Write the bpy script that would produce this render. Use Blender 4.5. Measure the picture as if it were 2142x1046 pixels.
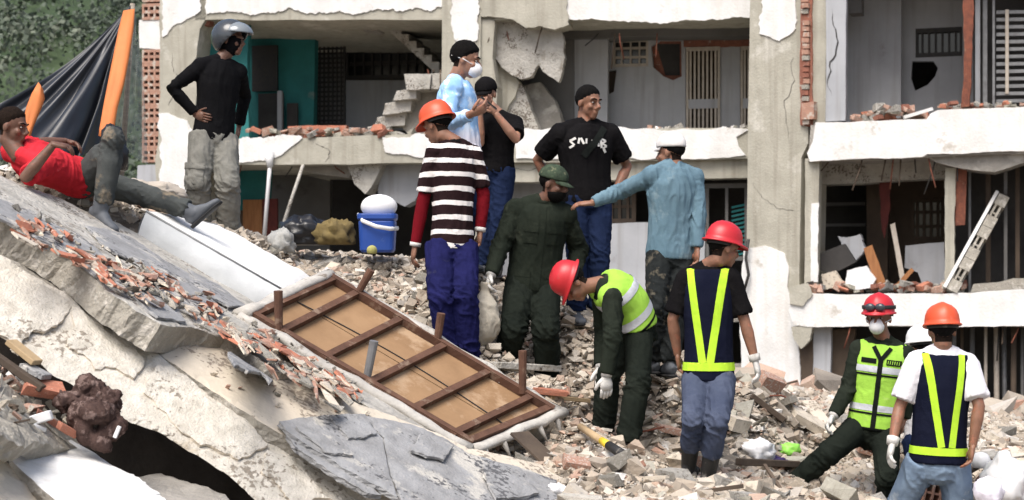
import bpy, bmesh, math, random
import numpy as np
from mathutils import Vector, Matrix, Euler, geometry
for o in list(bpy.data.objects): bpy.data.objects.remove(o, do_unlink=True)
SC = bpy.context.scene
COL = SC.collection
rnd = random.Random(7)

# ---------------------------------------------------------------- camera
F, CX, HY, CZ = 3500.0, 1071.0, 590.0, 3.0      # photo pixels: focal length, centre, horizon; eye height in metres
cam = bpy.data.cameras.new('camera'); cam_o = bpy.data.objects.new('camera', cam); COL.objects.link(cam_o)
cam.sensor_width = 36.0; cam.lens = F/2142*36.0
cam.shift_y = (HY-523.0)/2142.0
cam.clip_start = .1; cam.clip_end = 2000
cam_o.location = (0, 0, CZ); cam_o.rotation_euler = (math.radians(90), 0, 0)
cam.dof.use_dof = True; cam.dof.focus_distance = 11.8; cam.dof.aperture_fstop = 3.6
SC.camera = cam_o
SC.render.resolution_x = 1024; SC.render.resolution_y = 500

# ---------------------------------------------------------------- sky, sun, exposure
SUN_EL, SUN_AZ = math.radians(58), math.radians(205)     # azimuth: compass direction the light comes from (0 = +Y)
W = bpy.data.worlds.new('World'); SC.world = W; W.use_nodes = True
nt = W.node_tree; bg = nt.nodes['Background']
sky = nt.nodes.new('ShaderNodeTexSky'); sky.sky_type = 'NISHITA'; sky.sun_disc = False
sky.sun_elevation = SUN_EL; sky.sun_rotation = SUN_AZ
sky.air_density = 1.0; sky.dust_density = 5.0; sky.ozone_density = 0.8; sky.altitude = 0
nt.links.new(sky.outputs[0], bg.inputs[0]); bg.inputs[1].default_value = 0.085
sun = bpy.data.lights.new('sun', 'SUN'); sun_o = bpy.data.objects.new('sun', sun); COL.objects.link(sun_o)
sun.energy = 1.5; sun.angle = math.radians(38); sun.color = (1, .98, .95)
sd = Vector((math.sin(SUN_AZ)*math.cos(SUN_EL), math.cos(SUN_AZ)*math.cos(SUN_EL), math.sin(SUN_EL)))
sun_o.rotation_euler = sd.to_track_quat('Z', 'Y').to_euler()
SC.view_settings.view_transform = 'Standard'; SC.view_settings.look = 'None'
SC.view_settings.gamma = 1.0; SC.view_settings.use_curve_mapping = False
SC.view_settings.exposure = 1.2

# ---------------------------------------------------------------- helpers
def at(px, py, Y):
    "photo pixel + distance along the view -> world point"
    return Vector(((px-CX)/F*Y, Y, CZ-(py-HY)/F*Y))
def ray(px, py): return Vector(((px-CX)/F, 1.0, -(py-HY)/F))
EYE = Vector((0, 0, CZ))
def pixof(p): return (CX+p.x/p.y*F, HY-(p.z-CZ)/p.y*F)

def tag(o, label=None, cat=None, group=None, kind=None):
    if label: o['label'] = label
    if cat: o['category'] = cat
    if group: o['group'] = group
    if kind: o['kind'] = kind
    return o
def empty(name, loc, label=None, cat=None, group=None, kind=None):
    e = bpy.data.objects.new(name, None); COL.objects.link(e); e.location = loc; e.empty_display_size = .1
    return tag(e, label, cat, group, kind)
WLOC = {}
def wloc(o):
    v = Vector((0, 0, 0))
    while o is not None: v = v+o.location; o = o.parent
    return v
def link_mesh(name, me, mats, parent=None, smooth=False):
    o = bpy.data.objects.new(name, me); COL.objects.link(o)
    for m in (mats if isinstance(mats, (list, tuple)) else [mats]):
        me.materials.append(MAT[m] if isinstance(m, str) else m)
    if parent is not None: o.parent = parent
    if smooth: me.polygons.foreach_set('use_smooth', [True]*len(me.polygons))
    return o

class MB:
    "collects faces given in world coordinates; build() makes ONE mesh object, placed relative to its parent"
    def __init__(s): s.v = []; s.f = []; s.m = []
    def add(s, vs, fs, mi=0):
        b = len(s.v); s.v += [tuple(v) for v in vs]; s.f += [tuple(i+b for i in f) for f in fs]; s.m += [mi]*len(fs); return s
    def box(s, c, size, M=None, mi=0):
        c = Vector(c); h = Vector(size)*.5; vs = []
        for x in (-1, 1):
            for y in (-1, 1):
                for z in (-1, 1):
                    p = Vector((x*h.x, y*h.y, z*h.z)); vs.append(c+(M @ p if M else p))
        return s.add(vs, [(0,1,3,2),(4,6,7,5),(0,4,5,1),(2,3,7,6),(0,2,6,4),(1,5,7,3)], mi)
    def beam(s, a, b, w, h, up=Vector((0,0,1)), mi=0):
        a = Vector(a); b = Vector(b); t = (b-a); L = t.length; t.normalize()
        x = t.cross(up); 
        if x.length < 1e-4: x = t.cross(Vector((1,0,0)))
        x.normalize(); z = x.cross(t)
        return s.box((a+b)/2, (w, L, h), Matrix((x, t, z)).transposed(), mi)
    def prism(s, top, off, mi=0):
        "closed solid: polygon `top` (3d) and its copy moved by `off`"
        n = len(top); off = Vector(off); vs = [Vector(p) for p in top]+[Vector(p)+off for p in top]
        tri = geometry.tessellate_polygon([[Vector(p) for p in top]])
        fs = [tuple(t) for t in tri]+[tuple(i+n for i in reversed(t)) for t in tri]
        fs += [(i, (i+1) % n, (i+1) % n+n, i+n) for i in range(n)]
        return s.add(vs, fs, mi)
    def loft(s, pts, rad, lat=None, n=10, cap=True, mi=0, twist=0):
        pts = [Vector(p) for p in pts]; N = len(pts); rings = []
        prevA = None
        for i, p in enumerate(pts):
            t = (pts[min(i+1, N-1)]-pts[max(i-1, 0)])
            if t.length < 1e-7: t = Vector((0,0,1))
            t.normalize()
            A = Vector(lat) if lat is not None else (prevA if prevA is not None else (Vector((0,0,1)) if abs(t.z) < .9 else Vector((1,0,0))))
            A = A-t*A.dot(t)
            if A.length < 1e-5: A = t.orthogonal()
            A.normalize(); prevA = A; B = t.cross(A)
            r = rad[i]; ra, rb = r if isinstance(r, (tuple, list)) else (r, r)
            rings.append([p+A*(ra*math.cos(2*math.pi*k/n+twist))+B*(rb*math.sin(2*math.pi*k/n+twist)) for k in range(n)])
        vs = [v for r in rings for v in r]; fs = []
        for i in range(N-1):
            for k in range(n):
                fs.append((i*n+k, i*n+(k+1) % n, (i+1)*n+(k+1) % n, (i+1)*n+k))
        if cap: fs.append(tuple(reversed(range(n)))); fs.append(tuple((N-1)*n+k for k in range(n)))
        return s.add(vs, fs, mi)
    def ellipsoid(s, c, M, r, nu=14, nv=9, mi=0, cut=None):
        "M: 3x3 with local axes in columns, r: radii"
        c = Vector(c); vs = []; fs = []
        for j in range(nv+1):
            th = math.pi*j/nv
            for i in range(nu):
                ph = 2*math.pi*i/nu
                vs.append(c+M @ Vector((r[0]*math.sin(th)*math.cos(ph), r[1]*math.sin(th)*math.sin(ph), r[2]*math.cos(th))))
        for j in range(nv):
            for i in range(nu):
                a, b = j*nu+i, j*nu+(i+1) % nu
                fs.append((a, a+nu, b+nu, b))
        return s.add(vs, fs, mi)
    def mesh(s, name, org=Vector((0,0,0))):
        me = bpy.data.meshes.new(name); o = Vector(org)
        me.from_pydata([(v[0]-o.x, v[1]-o.y, v[2]-o.z) for v in s.v], [], s.f)
        if any(s.m): me.polygons.foreach_set('material_index', s.m)
        return me
    def build(s, name, mats, parent=None, smooth=False, fix=True, org=None):
        o0 = wloc(parent) if parent is not None else (Vector(org) if org is not None else Vector((0,0,0)))
        me = s.mesh(name, o0)
        if fix:
            bm = bmesh.new(); bm.from_mesh(me); bmesh.ops.recalc_face_normals(bm, faces=bm.faces); bm.to_mesh(me); bm.free()
        ob = link_mesh(name, me, mats, parent, smooth)
        if parent is None and org is not None: ob.location = org
        return ob

def copy_tree(o, parent=None):
    c = o.copy(); COL.objects.link(c); c.parent = parent
    for ch in o.children: copy_tree(ch, c)
    return c

# numpy gradient noise ----------------------------------------------------------------
_P = np.random.RandomState(3).permutation(256); _P = np.concatenate([_P, _P, _P])
_G = np.random.RandomState(4).normal(size=(256, 3)); _G /= np.linalg.norm(_G, axis=1)[:, None]
def pnoise(p):
    p = np.asarray(p, float); i = np.floor(p).astype(int); f = p-i; i &= 255
    u = f*f*f*(f*(f*6-15)+10); out = 0
    for dx in (0, 1):
        for dy in (0, 1):
            for dz in (0, 1):
                g = _G[_P[_P[_P[(i[:,0]+dx) & 255]+((i[:,1]+dy) & 255)]+((i[:,2]+dz) & 255)]]
                d = (g*(f-np.array([dx,dy,dz]))).sum(1)
                w = (u[:,0] if dx else 1-u[:,0])*(u[:,1] if dy else 1-u[:,1])*(u[:,2] if dz else 1-u[:,2])
                out = out+w*d
    return out*1.5
def fbm(p, oct=4):
    p = np.asarray(p, float); o = 0; a = 1.
    for k in range(oct): o = o+a*pnoise(p*2**k+17.3*k); a *= .5
    return o
def getv(me):
    a = np.empty(len(me.vertices)*3); me.vertices.foreach_get('co', a); return a.reshape(-1, 3)
def setv(me, a): me.vertices.foreach_set('co', np.ascontiguousarray(a).ravel()); me.update()
def getn(me):
    a = np.empty(len(me.vertices)*3); me.vertices.foreach_get('normal', a); return a.reshape(-1, 3)

# ---------------------------------------------------------------- materials
MAT = {}
def mat(name, c1, c2=None, scale=6., rough=.85, bump=.3, bscale=40., c3=None, c3scale=2.5, c3cut=.55, stretch=None, spec=.3, metal=0, detail=6, bdist=.01, sheen=0, streak=None, speck=None):
    m = bpy.data.materials.new(name); m.use_nodes = True; t = m.node_tree; N = t.nodes; L = t.links
    p = N['Principled BSDF']; p.inputs['Roughness'].default_value = rough
    p.inputs['Specular IOR Level'].default_value = spec; p.inputs['Metallic'].default_value = metal
    if sheen: p.inputs['Sheen Weight'].default_value = sheen
    tc = N.new('ShaderNodeTexCoord'); src = tc.outputs['Object']
    if stretch:
        mp = N.new('ShaderNodeMapping'); mp.inputs['Scale'].default_value = stretch; L.new(src, mp.inputs[0]); src = mp.outputs[0]
    c2 = c2 or tuple(x*.75 for x in c1)
    n1 = N.new('ShaderNodeTexNoise'); n1.inputs['Scale'].default_value = scale; n1.inputs['Detail'].default_value = detail; n1.inputs['Roughness'].default_value = .62; L.new(src, n1.inputs[0])
    r1 = N.new('ShaderNodeMapRange'); r1.inputs[1].default_value = .34; r1.inputs[2].default_value = .66; L.new(n1.outputs[0], r1.inputs[0])
    mx = N.new('ShaderNodeMix'); mx.data_type = 'RGBA'; mx.inputs[6].default_value = (*c1, 1); mx.inputs[7].default_value = (*c2, 1); L.new(r1.outputs[0], mx.inputs[0])
    out = mx.outputs[2]
    if c3:
        n2 = N.new('ShaderNodeTexNoise'); n2.inputs['Scale'].default_value = c3scale; n2.inputs['Detail'].default_value = 8; n2.inputs['Roughness'].default_value = .65
        L.new(src, n2.inputs[0])
        r2 = N.new('ShaderNodeMapRange'); r2.inputs[1].default_value = c3cut; r2.inputs[2].default_value = c3cut+.07; L.new(n2.outputs[0], r2.inputs[0])
        m2 = N.new('ShaderNodeMix'); m2.data_type = 'RGBA'; L.new(r2.outputs[0], m2.inputs[0]); L.new(out, m2.inputs[6]); m2.inputs[7].default_value = (*c3, 1); out = m2.outputs[2]
    if speck:
        n5 = N.new('ShaderNodeTexNoise'); n5.inputs['Scale'].default_value = 34; n5.inputs['Detail'].default_value = 4; L.new(src, n5.inputs[0])
        n6 = N.new('ShaderNodeTexNoise'); n6.inputs['Scale'].default_value = 3; n6.inputs['Detail'].default_value = 3; L.new(src, n6.inputs[0])
        ml = N.new('ShaderNodeMath'); ml.operation = 'MULTIPLY'; L.new(n5.outputs[0], ml.inputs[0]); L.new(n6.outputs[0], ml.inputs[1])
        r5 = N.new('ShaderNodeMapRange'); r5.inputs[1].default_value = .31; r5.inputs[2].default_value = .36; L.new(ml.outputs[0], r5.inputs[0])
        m5 = N.new('ShaderNodeMix'); m5.data_type = 'RGBA'; L.new(r5.outputs[0], m5.inputs[0]); L.new(out, m5.inputs[6]); m5.inputs[7].default_value = (*speck, 1); out = m5.outputs[2]
    if streak:
        mp2 = N.new('ShaderNodeMapping'); mp2.inputs['Scale'].default_value = (5,5,.35); L.new(tc.outputs['Object'], mp2.inputs[0])
        n4 = N.new('ShaderNodeTexNoise'); n4.inputs['Scale'].default_value = 1.6; n4.inputs['Detail'].default_value = 7; L.new(mp2.outputs[0], n4.inputs[0])
        r4 = N.new('ShaderNodeMapRange'); r4.inputs[1].default_value = .5; r4.inputs[2].default_value = .72; r4.inputs[4].default_value = .8; L.new(n4.outputs[0], r4.inputs[0])
        m4 = N.new('ShaderNodeMix'); m4.data_type = 'RGBA'; L.new(r4.outputs[0], m4.inputs[0]); L.new(out, m4.inputs[6]); m4.inputs[7].default_value = (*streak, 1); out = m4.outputs[2]
    L.new(out, p.inputs['Base Color'])
    if bump:
        n3 = N.new('ShaderNodeTexNoise'); n3.inputs['Scale'].default_value = bscale; n3.inputs['Detail'].default_value = 5; L.new(src, n3.inputs[0])
        b = N.new('ShaderNodeBump'); b.inputs['Strength'].default_value = bump; b.inputs['Distance'].default_value = bdist; L.new(n3.outputs[0], b.inputs['Height']); L.new(b.outputs[0], p.inputs['Normal'])
    MAT[name] = m
    return m
def cloth(name, c1, c2=None, scale=5, dust=None, dcut=.58, rough=.92, bump=.25, bscale=90, dscale=3.):
    return mat(name, c1, c2 or tuple(x*.8 for x in c1), scale, rough, bump, bscale, c3=dust, c3cut=dcut, c3scale=dscale, spec=.04, sheen=.0)

# walls, concrete, rubble
mat('white_paint', (.78,.78,.77), (.64,.635,.615), 2.4, .85, .35, 25, c3=(.50,.47,.42), c3scale=1.9, c3cut=.61, bdist=.02, streak=(.66,.64,.60))
mat('bare_plaster', (.44,.42,.355), (.34,.325,.27), 2.2, .95, .4, 30, c3=(.52,.50,.44), c3scale=1.3, c3cut=.58, bdist=.02, streak=(.27,.25,.205))
mat('concrete', (.34,.32,.29), (.24,.225,.20), 3, .95, .6, 22, c3=(.42,.40,.36), c3scale=2, bdist=.03)
mat('concrete_light', (.48,.46,.42), (.34,.325,.29), 5, .95, .7, 26, c3=(.26,.235,.20), c3scale=2.6, c3cut=.57, bdist=.03, speck=(.15,.13,.11))
mat('concrete_edge', (.36,.335,.285), (.27,.25,.215), 9, .95, .9, 45, c3=(.47,.44,.39), c3scale=7, bdist=.02)
mat('rough_plaster', (.63,.595,.53), (.46,.43,.37), 14, .95, .55, 70, c3=(.36,.30,.22), c3scale=1.7, c3cut=.6, bdist=.02, speck=(.25,.22,.18))
mat('cream_plaster', (.61,.545,.45), (.50,.445,.36), 2.6, .9, .35, 30, c3=(.42,.36,.28), c3scale=2.2, c3cut=.58, bdist=.015, speck=(.25,.21,.17))
mat('grey_membrane', (.32,.322,.325), (.225,.225,.225), 7, .85, .6, 60, c3=(.47,.45,.41), c3scale=3.2, c3cut=.54, bdist=.012, speck=(.10,.10,.105))
mat('terracotta', (.50,.20,.125), (.36,.15,.10), 9, .9, .5, 50, c3=(.52,.40,.33), c3scale=7, c3cut=.6)
mat('terracotta_dusty', (.42,.24,.175), (.33,.20,.15), 9, .95, .5, 50, c3=(.48,.42,.36), c3scale=8, c3cut=.52)
mat('brick_old', (.30,.125,.085), (.21,.09,.065), 14, .95, .6, 50, c3=(.40,.34,.29), c3scale=12, c3cut=.6)
mat('soil', (.22,.19,.155), (.11,.093,.075), 7, 1, .8, 20, c3=(.37,.335,.285), c3scale=5, c3cut=.52, bdist=.04)
mat('gap_shade', (.03,.026,.022), (.02,.017,.015), 5, 1, .8, 20)  # near-black colour standing in for shade in the gap under the beam
mat('teal_wall', (.03,.19,.19), (.022,.13,.13), 1.6, .8, .2, 30, c3=(.11,.19,.18), c3scale=1.2, c3cut=.64)
mat('grey_wall', (.42,.43,.45), (.34,.35,.37), 1.1, .9, .2, 20, c3=(.27,.26,.25), c3scale=1.1, c3cut=.62, streak=(.30,.30,.30))
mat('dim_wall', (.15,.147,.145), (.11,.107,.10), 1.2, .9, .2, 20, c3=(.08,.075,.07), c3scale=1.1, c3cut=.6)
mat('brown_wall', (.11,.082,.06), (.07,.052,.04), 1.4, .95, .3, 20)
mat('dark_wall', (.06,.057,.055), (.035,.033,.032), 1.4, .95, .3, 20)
mat('black_metal', (.025,.025,.027), (.04,.035,.03), 20, .6, .2, 60, spec=.4)
mat('grille_paint', (.48,.43,.37), (.38,.33,.27), 9, .6, .2, 60, spec=.4)
mat('rust', (.22,.075,.045), (.13,.05,.035), 14, .9, .5, 60, c3=(.33,.19,.12), c3scale=10, c3cut=.6)
mat('grey_metal', (.23,.235,.24), (.16,.16,.165), 8, .55, .2, 60, spec=.5, metal=.3)
mat('dark_glass', (.02,.022,.025), (.03,.03,.032), 2, .15, 0, spec=.6)
mat('white_plastic', (.80,.80,.80), (.70,.70,.70), 8, .45, .1, 40, spec=.5)
mat('door_wood', (.34,.155,.06), (.24,.10,.04), 5, .7, .3, 30, stretch=(6,6,.7))
mat('dark_red', (.13,.03,.025), (.08,.02,.018), 5, .8, .2, 30)
# ================================================================ the apartment building
class Fac:
    "a facade: u runs along it, v into the building, z up; pixels are projected on the plane v = const"
    def __init__(s, a, b):
        s.o = Vector((a[0], a[1], 0)); d = Vector((b[0]-a[0], b[1]-a[1], 0)); d.normalize(); s.d = d; s.n = Vector((-d.y, d.x, 0))
        if s.n.y < 0: s.n = -s.n
    def pt(s, px, py, v=0.):
        r = ray(px, py); t = ((s.o+s.n*v)-EYE).dot(s.n)/r.dot(s.n); return EYE+r*t
    def mtx(s): return Matrix((s.d, s.n, Vector((0,0,1)))).transposed()
    def box(s, mb, x0, x1, y0, y1, v, dep, mi=0):
        "pixel rectangle on the plane v, extruded by dep into the building"
        a = s.pt(x0, y0, v); b = s.pt(x1, y1, v)
        u0 = (a-s.o).dot(s.d); u1 = (b-s.o).dot(s.d)
        c = s.o+s.d*((u0+u1)/2)+s.n*(v+dep/2); c.z = (a.z+b.z)/2
        mb.box(c, (abs(u1-u0), dep, abs(a.z-b.z)), s.mtx(), mi); return mb
    def poly(s, mb, pts, v, dep, mi=0, jag=0, holes=(), seed=1):
        R = random.Random(seed)
        def rough(ps):
            ps = [Vector((p[0], p[1])) for p in ps]
            if not jag: return ps
            for it in range(5):
                q = []
                for i, p in enumerate(ps):
                    n = ps[(i+1) % len(ps)]; e = n-p; q.append(p)
                    if e.length > 3.5: q.append((p+n)/2+Vector((-e.y, e.x))*R.uniform(-jag, jag)*(1.0 if it > 1 else .6)*(1.6 if it > 2 else 1))
                ps = q
            return ps
        loops = [rough(pts)]+[rough(h) for h in holes]
        L3 = [[s.pt(p.x, p.y, v) for p in l] for l in loops]
        flat = [p for l in L3 for p in l]; n = len(flat)
        tri = geometry.tessellate_polygon([[Vector(((p-s.o).dot(s.d), p.z, 0)) for p in l] for l in L3])
        vs = flat+[p+s.n*dep for p in flat]
        fs = [tuple(t) for t in tri]+[tuple(i+n for i in reversed(t)) for t in tri]
        b = 0
        for l in L3:
            k = len(l); fs += [(b+i, b+(i+1) % k, b+(i+1) % k+n, b+i+n) for i in range(k)]; b += k
        mb.add(vs, fs, mi); return mb

FA = Fac((-6.35, 30.05), (3.98, 27.9))        # main range
FB = Fac((4.72, 26.45), (8.2, 25.35))         # projecting range on the right
BLD = empty('apartment_building', (0, 28, 0), 'earthquake-torn concrete apartment building with its facade gone and rooms open', 'building')
def part(name, m, fn, parent=BLD, **k):
    mb = MB(); fn(mb); return mb.build(name, m, parent, **k)
def P(fc, name, m, pts, v, dep, jag=0, holes=(), parent=BLD, seed=1):
    mb = MB(); fc.poly(mb, pts, v, dep, 0, jag, holes, seed); return mb.build(name, m, parent)
def B(fc, name, m, x0, x1, y0, y1, v, dep, parent=BLD):
    mb = MB(); fc.box(mb, x0, x1, y0, y1, v, dep); return mb.build(name, m, parent)

# --- left edge: hollow block wall end and pier
P(FA, 'wall', 'bare_plaster', [(335,-60),(432,-60),(430,40),(418,60),(412,100),(408,460),(330,560),(325,340)], 0, 1.2, .03)
P(FA, 'plaster_patch', 'white_paint', [(336,-60),(425,-60),(420,20),(395,38),(365,52),(350,72),(340,78)], -.02, .018, 0.13, seed=2)
P(FA, 'plaster_patch', 'white_paint', [(331,238),(352,236),(372,246),(392,252),(404,280),(404,460),(330,540),(326,400)], -.02, .018, 0.11, seed=3)
P(FA, 'brick', 'brick_old', [(418,38),(440,40),(438,52),(420,56)], .1, .2, .05)
P(FA, 'wall', 'white_paint', [(291,42),(338,40),(338,104),(291,100)], .05, .4, .02)
P(FA, 'wall', 'grey_wall', [(288,346),(338,344),(338,560),(285,560)], .05, .4, .02)
def hollow_block(x0, x1, y0, y1, v, nx, ny, name='hollow_block', fc=FA, parent=BLD, m='terracotta_dusty'):
    mb = MB(); wx = (x1-x0)/(nx*3+1)*1.0; hy = (y1-y0)/(ny*2.6+1)
    px = (x1-x0-wx)/nx; py = (y1-y0-hy)/ny
    for i in range(nx+1): fc.box(mb, x0+i*px, x0+i*px+wx, y0, y1, v, .3)
    for j in range(ny+1): fc.box(mb, x0+.3, x1-.3, y0+j*py, y0+j*py+hy, v+.004, .29)
    fc.box(mb, x0+.3, x1-.3, y0+.3, y1-.3, v+.22, .07)
    return mb.build(name, m, parent)
y = 104
while y < 340:
    h = 29.5
    hollow_block(297, 337, y, y+h-.8, .03, 3, 2); y += h
for y in (-30, 8): hollow_block(297, 337, y, y+33, .03, 3, 2)

# --- floors and frame of the main range
def slab(fc, x0, x1, ytop0, ytop1, ybot0, ybot1, dep, m, jag=.02, seed=1, v=0):
    return P(fc, 'floor_slab', m, [(x0,ytop0),(x1,ytop1),(x1,ybot1),(x0,ybot0)], v, dep, jag, seed=seed)
slab(FA, 408, 1690, -55, -75, 42, 30, 6.0, 'bare_plaster', .008, 2)          # upper floor
P(FA, 'plaster_patch', 'white_paint', [(430,-55),(925,-70),(925,14),(800,22),(690,26),(600,18),(520,30),(470,26),(432,30)], -.025, .022, 0.13, seed=4)
P(FA, 'plaster_patch', 'white_paint', [(1190,-70),(1580,-72),(1580,34),(1500,42),(1380,50),(1290,44),(1185,40)], -.025, .022, 0.07, seed=5)
P(FA, 'beam', 'bare_plaster', [(1005,-60),(1190,-60),(1190,52),(1160,62),(1130,54),(1100,58),(1070,40),(1040,36),(1005,34)], -.06, .5, .09, seed=6)
slab(FA, 408, 1690, 291, 268, 346, 330, 6.0, 'bare_plaster', .008, 3)         # first floor
P(FA, 'plaster_patch', 'white_paint', [(500,290),(632,288),(618,300),(600,314),(580,328),(556,336),(500,340)], -.025, .022, 0.11, seed=7)
P(FA, 'plaster_patch', 'white_paint', [(800,287),(930,285),(930,328),(880,330),(830,322),(806,318)], -.025, .022, 0.11, seed=8)
P(FA, 'plaster_patch', 'white_paint', [(1072,272),(1568,270),(1540,286),(1545,306),(1560,324),(1300,329),(1080,332)], -.03, .027, 0.04, seed=9)
P(FA, 'beam', 'bare_plaster', [(1005,331),(1572,326),(1572,372),(1300,376),(1005,382)], .12, .5, .01, seed=10)
slab(FA, 408, 1690, 610, 606, 680, 672, 6.0, 'concrete', .008, 4)
# back wall, roof slab and ends that close the rooms
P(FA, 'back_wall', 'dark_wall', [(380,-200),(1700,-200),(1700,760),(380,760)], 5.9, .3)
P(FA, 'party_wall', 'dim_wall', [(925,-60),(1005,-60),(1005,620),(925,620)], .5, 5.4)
# columns
P(FA, 'column', 'bare_plaster', [(925,-60),(1006,-60),(1006,620),(925,620)], -.05, .55, .004)
P(FA, 'plaster_patch', 'white_paint', [(948,-60),(1004,-60),(1002,60),(998,84),(970,90),(950,82),(944,40)], -.075, .024, 0.13, seed=12)
P(FA, 'plaster_patch', 'bare_plaster', [(1006,-60),(1040,-60),(1034,60),(1030,120),(1040,180),(1036,280),(1008,280)], .0, .5, .03, seed=13)

# --- upper left room (teal)
P(FA, 'wall', 'teal_wall', [(430,40),(660,40),(655,292),(430,292)], 2.4, .2)
P(FA, 'wall', 'teal_wall', [(440,40),(520,40),(520,292),(440,292)], .6, .15, .02)
def door(x0, x1, y0, y1, v, m, fc=FA, name='door'):
    d = B(fc, name, m, x0, x1, y0, y1, v, .06); return d
door(527, 580, 96, 190, 2.3, 'black_metal', name='cabinet')
door(540, 592, 196, 290, 2.2, 'dark_wall', name='cabinet')
door(600, 622, 216, 290, 2.2, 'dark_wall', name='cabinet')
B(FA, 'shelf_post', 'grey_wall', 580, 589, 190, 288, 2.1, .08)
P(FA, 'wall', 'dim_wall', [(655,30),(925,30),(925,275),(655,275)], 4.3, .2, 0, holes=[[(724,100),(905,100),(905,163),(724,163)]])
def grille(fc, x0, x1, y0, y1, v, nv, nh, m='black_metal', t=.022, name='window_grille', pane=None):
    g = empty(name, fc.pt((x0+x1)/2, y1, v)-wloc(BLD)); g.parent = BLD
    a = (x1-x0)
    mb = MB(); k = t/ (fc.pt(x1,y0,v)-fc.pt(x0,y0,v)).length*a
    for (p, q, r, s_) in ((x0,x1,y0,y0+k*1.4),(x0,x1,y1-k*1.4,y1),(x0,x0+k*1.4,y0+k*1.4,y1-k*1.4),(x1-k*1.4,x1,y0+k*1.4,y1-k*1.4)): fc.box(mb, p, q, r, s_, v, .05)
    mb.build('frame', m, g)
    for i in range(1, nv+1):
        x = x0+a*i/(nv+1); mb = MB(); fc.box(mb, x-k/2, x+k/2, y0+k, y1-k, v+.01, .025); mb.build('bar', m, g)
    for i in range(1, nh+1):
        yy = y0+(y1-y0)*i/(nh+1); mb = MB(); fc.box(mb, x0+k, x1-k, yy-k/2, yy+k/2, v+.036, .012); mb.build('bar', m, g)
    if pane:
        mb = MB(); fc.box(mb, x0+k, x1-k, y0+k, y1-k, v+.08, .012); mb.build('pane', pane, g)
    return g
grille(FA, 724, 905, 100, 163, 4.25, 9, 1, 'black_metal', .035, pane='dark_glass')
grille(FA, 660, 722, 72, 262, 3.4, 6, 18, 'black_metal', .03, name='lattice_screen')
P(FA, 'wall', 'grey_wall', [(722,168),(905,168),(905,272),(722,272)], 4.2, .08)
# stair flight: soffit slab with treads
mb = MB()
for i in range(8):
    xa = 790+i*16; ya = 28+i*14.5
    FA.poly(mb, [(xa,ya),(xa+17,ya),(xa+17,ya+30),(xa,ya+16)], 1.3+i*.004, 1.0)
mb.build('staircase', 'concrete_light', BLD)
P(FA, 'ceiling_beam', 'concrete', [(600,40),(810,40),(790,66),(700,58)], 1.2, .4, .02)
# fallen stair pieces on the floor edge
for i, (pts, m) in enumerate([([(845,155),(930,152),(932,186),(850,188)], 'concrete_light'), ([(830,190),(872,186),(870,206),(822,210)], 'concrete_light'), ([(806,216),(862,205),(858,232),(800,240)], 'concrete_light'),
        ([(790,245),(850,232),(846,262),(782,268)], 'concrete_light'), ([(868,188),(930,188),(930,282),(856,284),(836,262)], 'concrete')]):
    P(FA, 'stair_fragment', m, pts, .18+.12*i, .5, .03, seed=20+i)
# --- lower left room
P(FA, 'wall', 'teal_wall', [(440,340),(566,340),(560,440),(440,440)], 1.6, .15)
P(FA, 'wall', 'brown_wall', [(440,436),(566,436),(566,620),(440,620)], 1.62, .15)
door(508, 548, 418, 520, 1.5, 'door_wood'); door(549, 580, 416, 520, 1.52, 'dark_red')
P(FA, 'wall', 'dim_wall', [(560,350),(690,378),(690,600),(560,600)], 3.0, .15)
P(FA, 'wall', 'dark_wall', [(690,350),(925,350),(925,620),(690,620)], 4.4, .15)
P(FA, 'hanging_slab', 'concrete_light', [(726,344),(800,342),(776,392),(764,406),(742,386)], .2, .5, .03, seed=31)
P(FA, 'hanging_slab', 'grey_wall', [(800,342),(895,340),(894,370),(868,420),(846,432),(790,404)], .5, .4, .03, seed=32)
P(FA, 'hanging_slab', 'concrete', [(600,345),(740,345),(730,372),(650,362)], .4, .8, .03, seed=33)
mb = MB(); mb.loft([FA.pt(566,330,-.08), FA.pt(562,380,-.1), FA.pt(552,505,-.12)], [.035,.035,.035], n=8); mb.build('drain_pipe', 'white_plastic', BLD, True)
mb = MB(); mb.loft([FA.pt(562,318,-.08), FA.pt(565,350,-.09)], [.09,.05], n=8); mb.build('pipe_funnel', 'white_plastic', BLD, True)
mb = MB(); mb.loft([FA.pt(634,345,-.1), FA.pt(612,410,-.25), FA.pt(583,500,-.4)], [.03,.03,.035], n=7); mb.build('bent_conduit', 'concrete_light', BLD, True)

# --- upper middle room
P(FA, 'hanging_wall', 'concrete_light', [(1032,40),(1174,56),(1176,150),(1168,172),(1150,160),(1136,150),(1126,134),(1112,160),(1090,166),(1072,158),(1050,142),(1034,120)], .25, .18, .10, seed=41)
P(FA, 'debris_slab', 'concrete_light', [(1075,170),(1092,178),(1110,230),(1128,272),(1050,276),(1058,220)], .5, .3, .05, seed=42)
P(FA, 'debris_slab', 'concrete', [(1095,180),(1130,172),(1160,210),(1180,272),(1130,272),(1108,226)], .9, .3, .05, seed=43)
P(FA, 'wall', 'dim_wall', [(1005,40),(1200,40),(1200,276),(1005,276)], 1.4, .15)
P(FA, 'debris_slab', 'bare_plaster', [(1036,118),(1060,140),(1086,172),(1078,200),(1060,230),(1052,276),(1034,276)], .42, .3, .06, seed=46)
P(FA, 'wall', 'grey_wall', [(1192,40),(1272,40),(1270,276),(1192,276)], 1.5, .15)
P(FA, 'ceiling_beam', 'dim_wall', [(1180,48),(1580,44),(1580,72),(1180,80)], 1.3, .6, .01)
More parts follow.
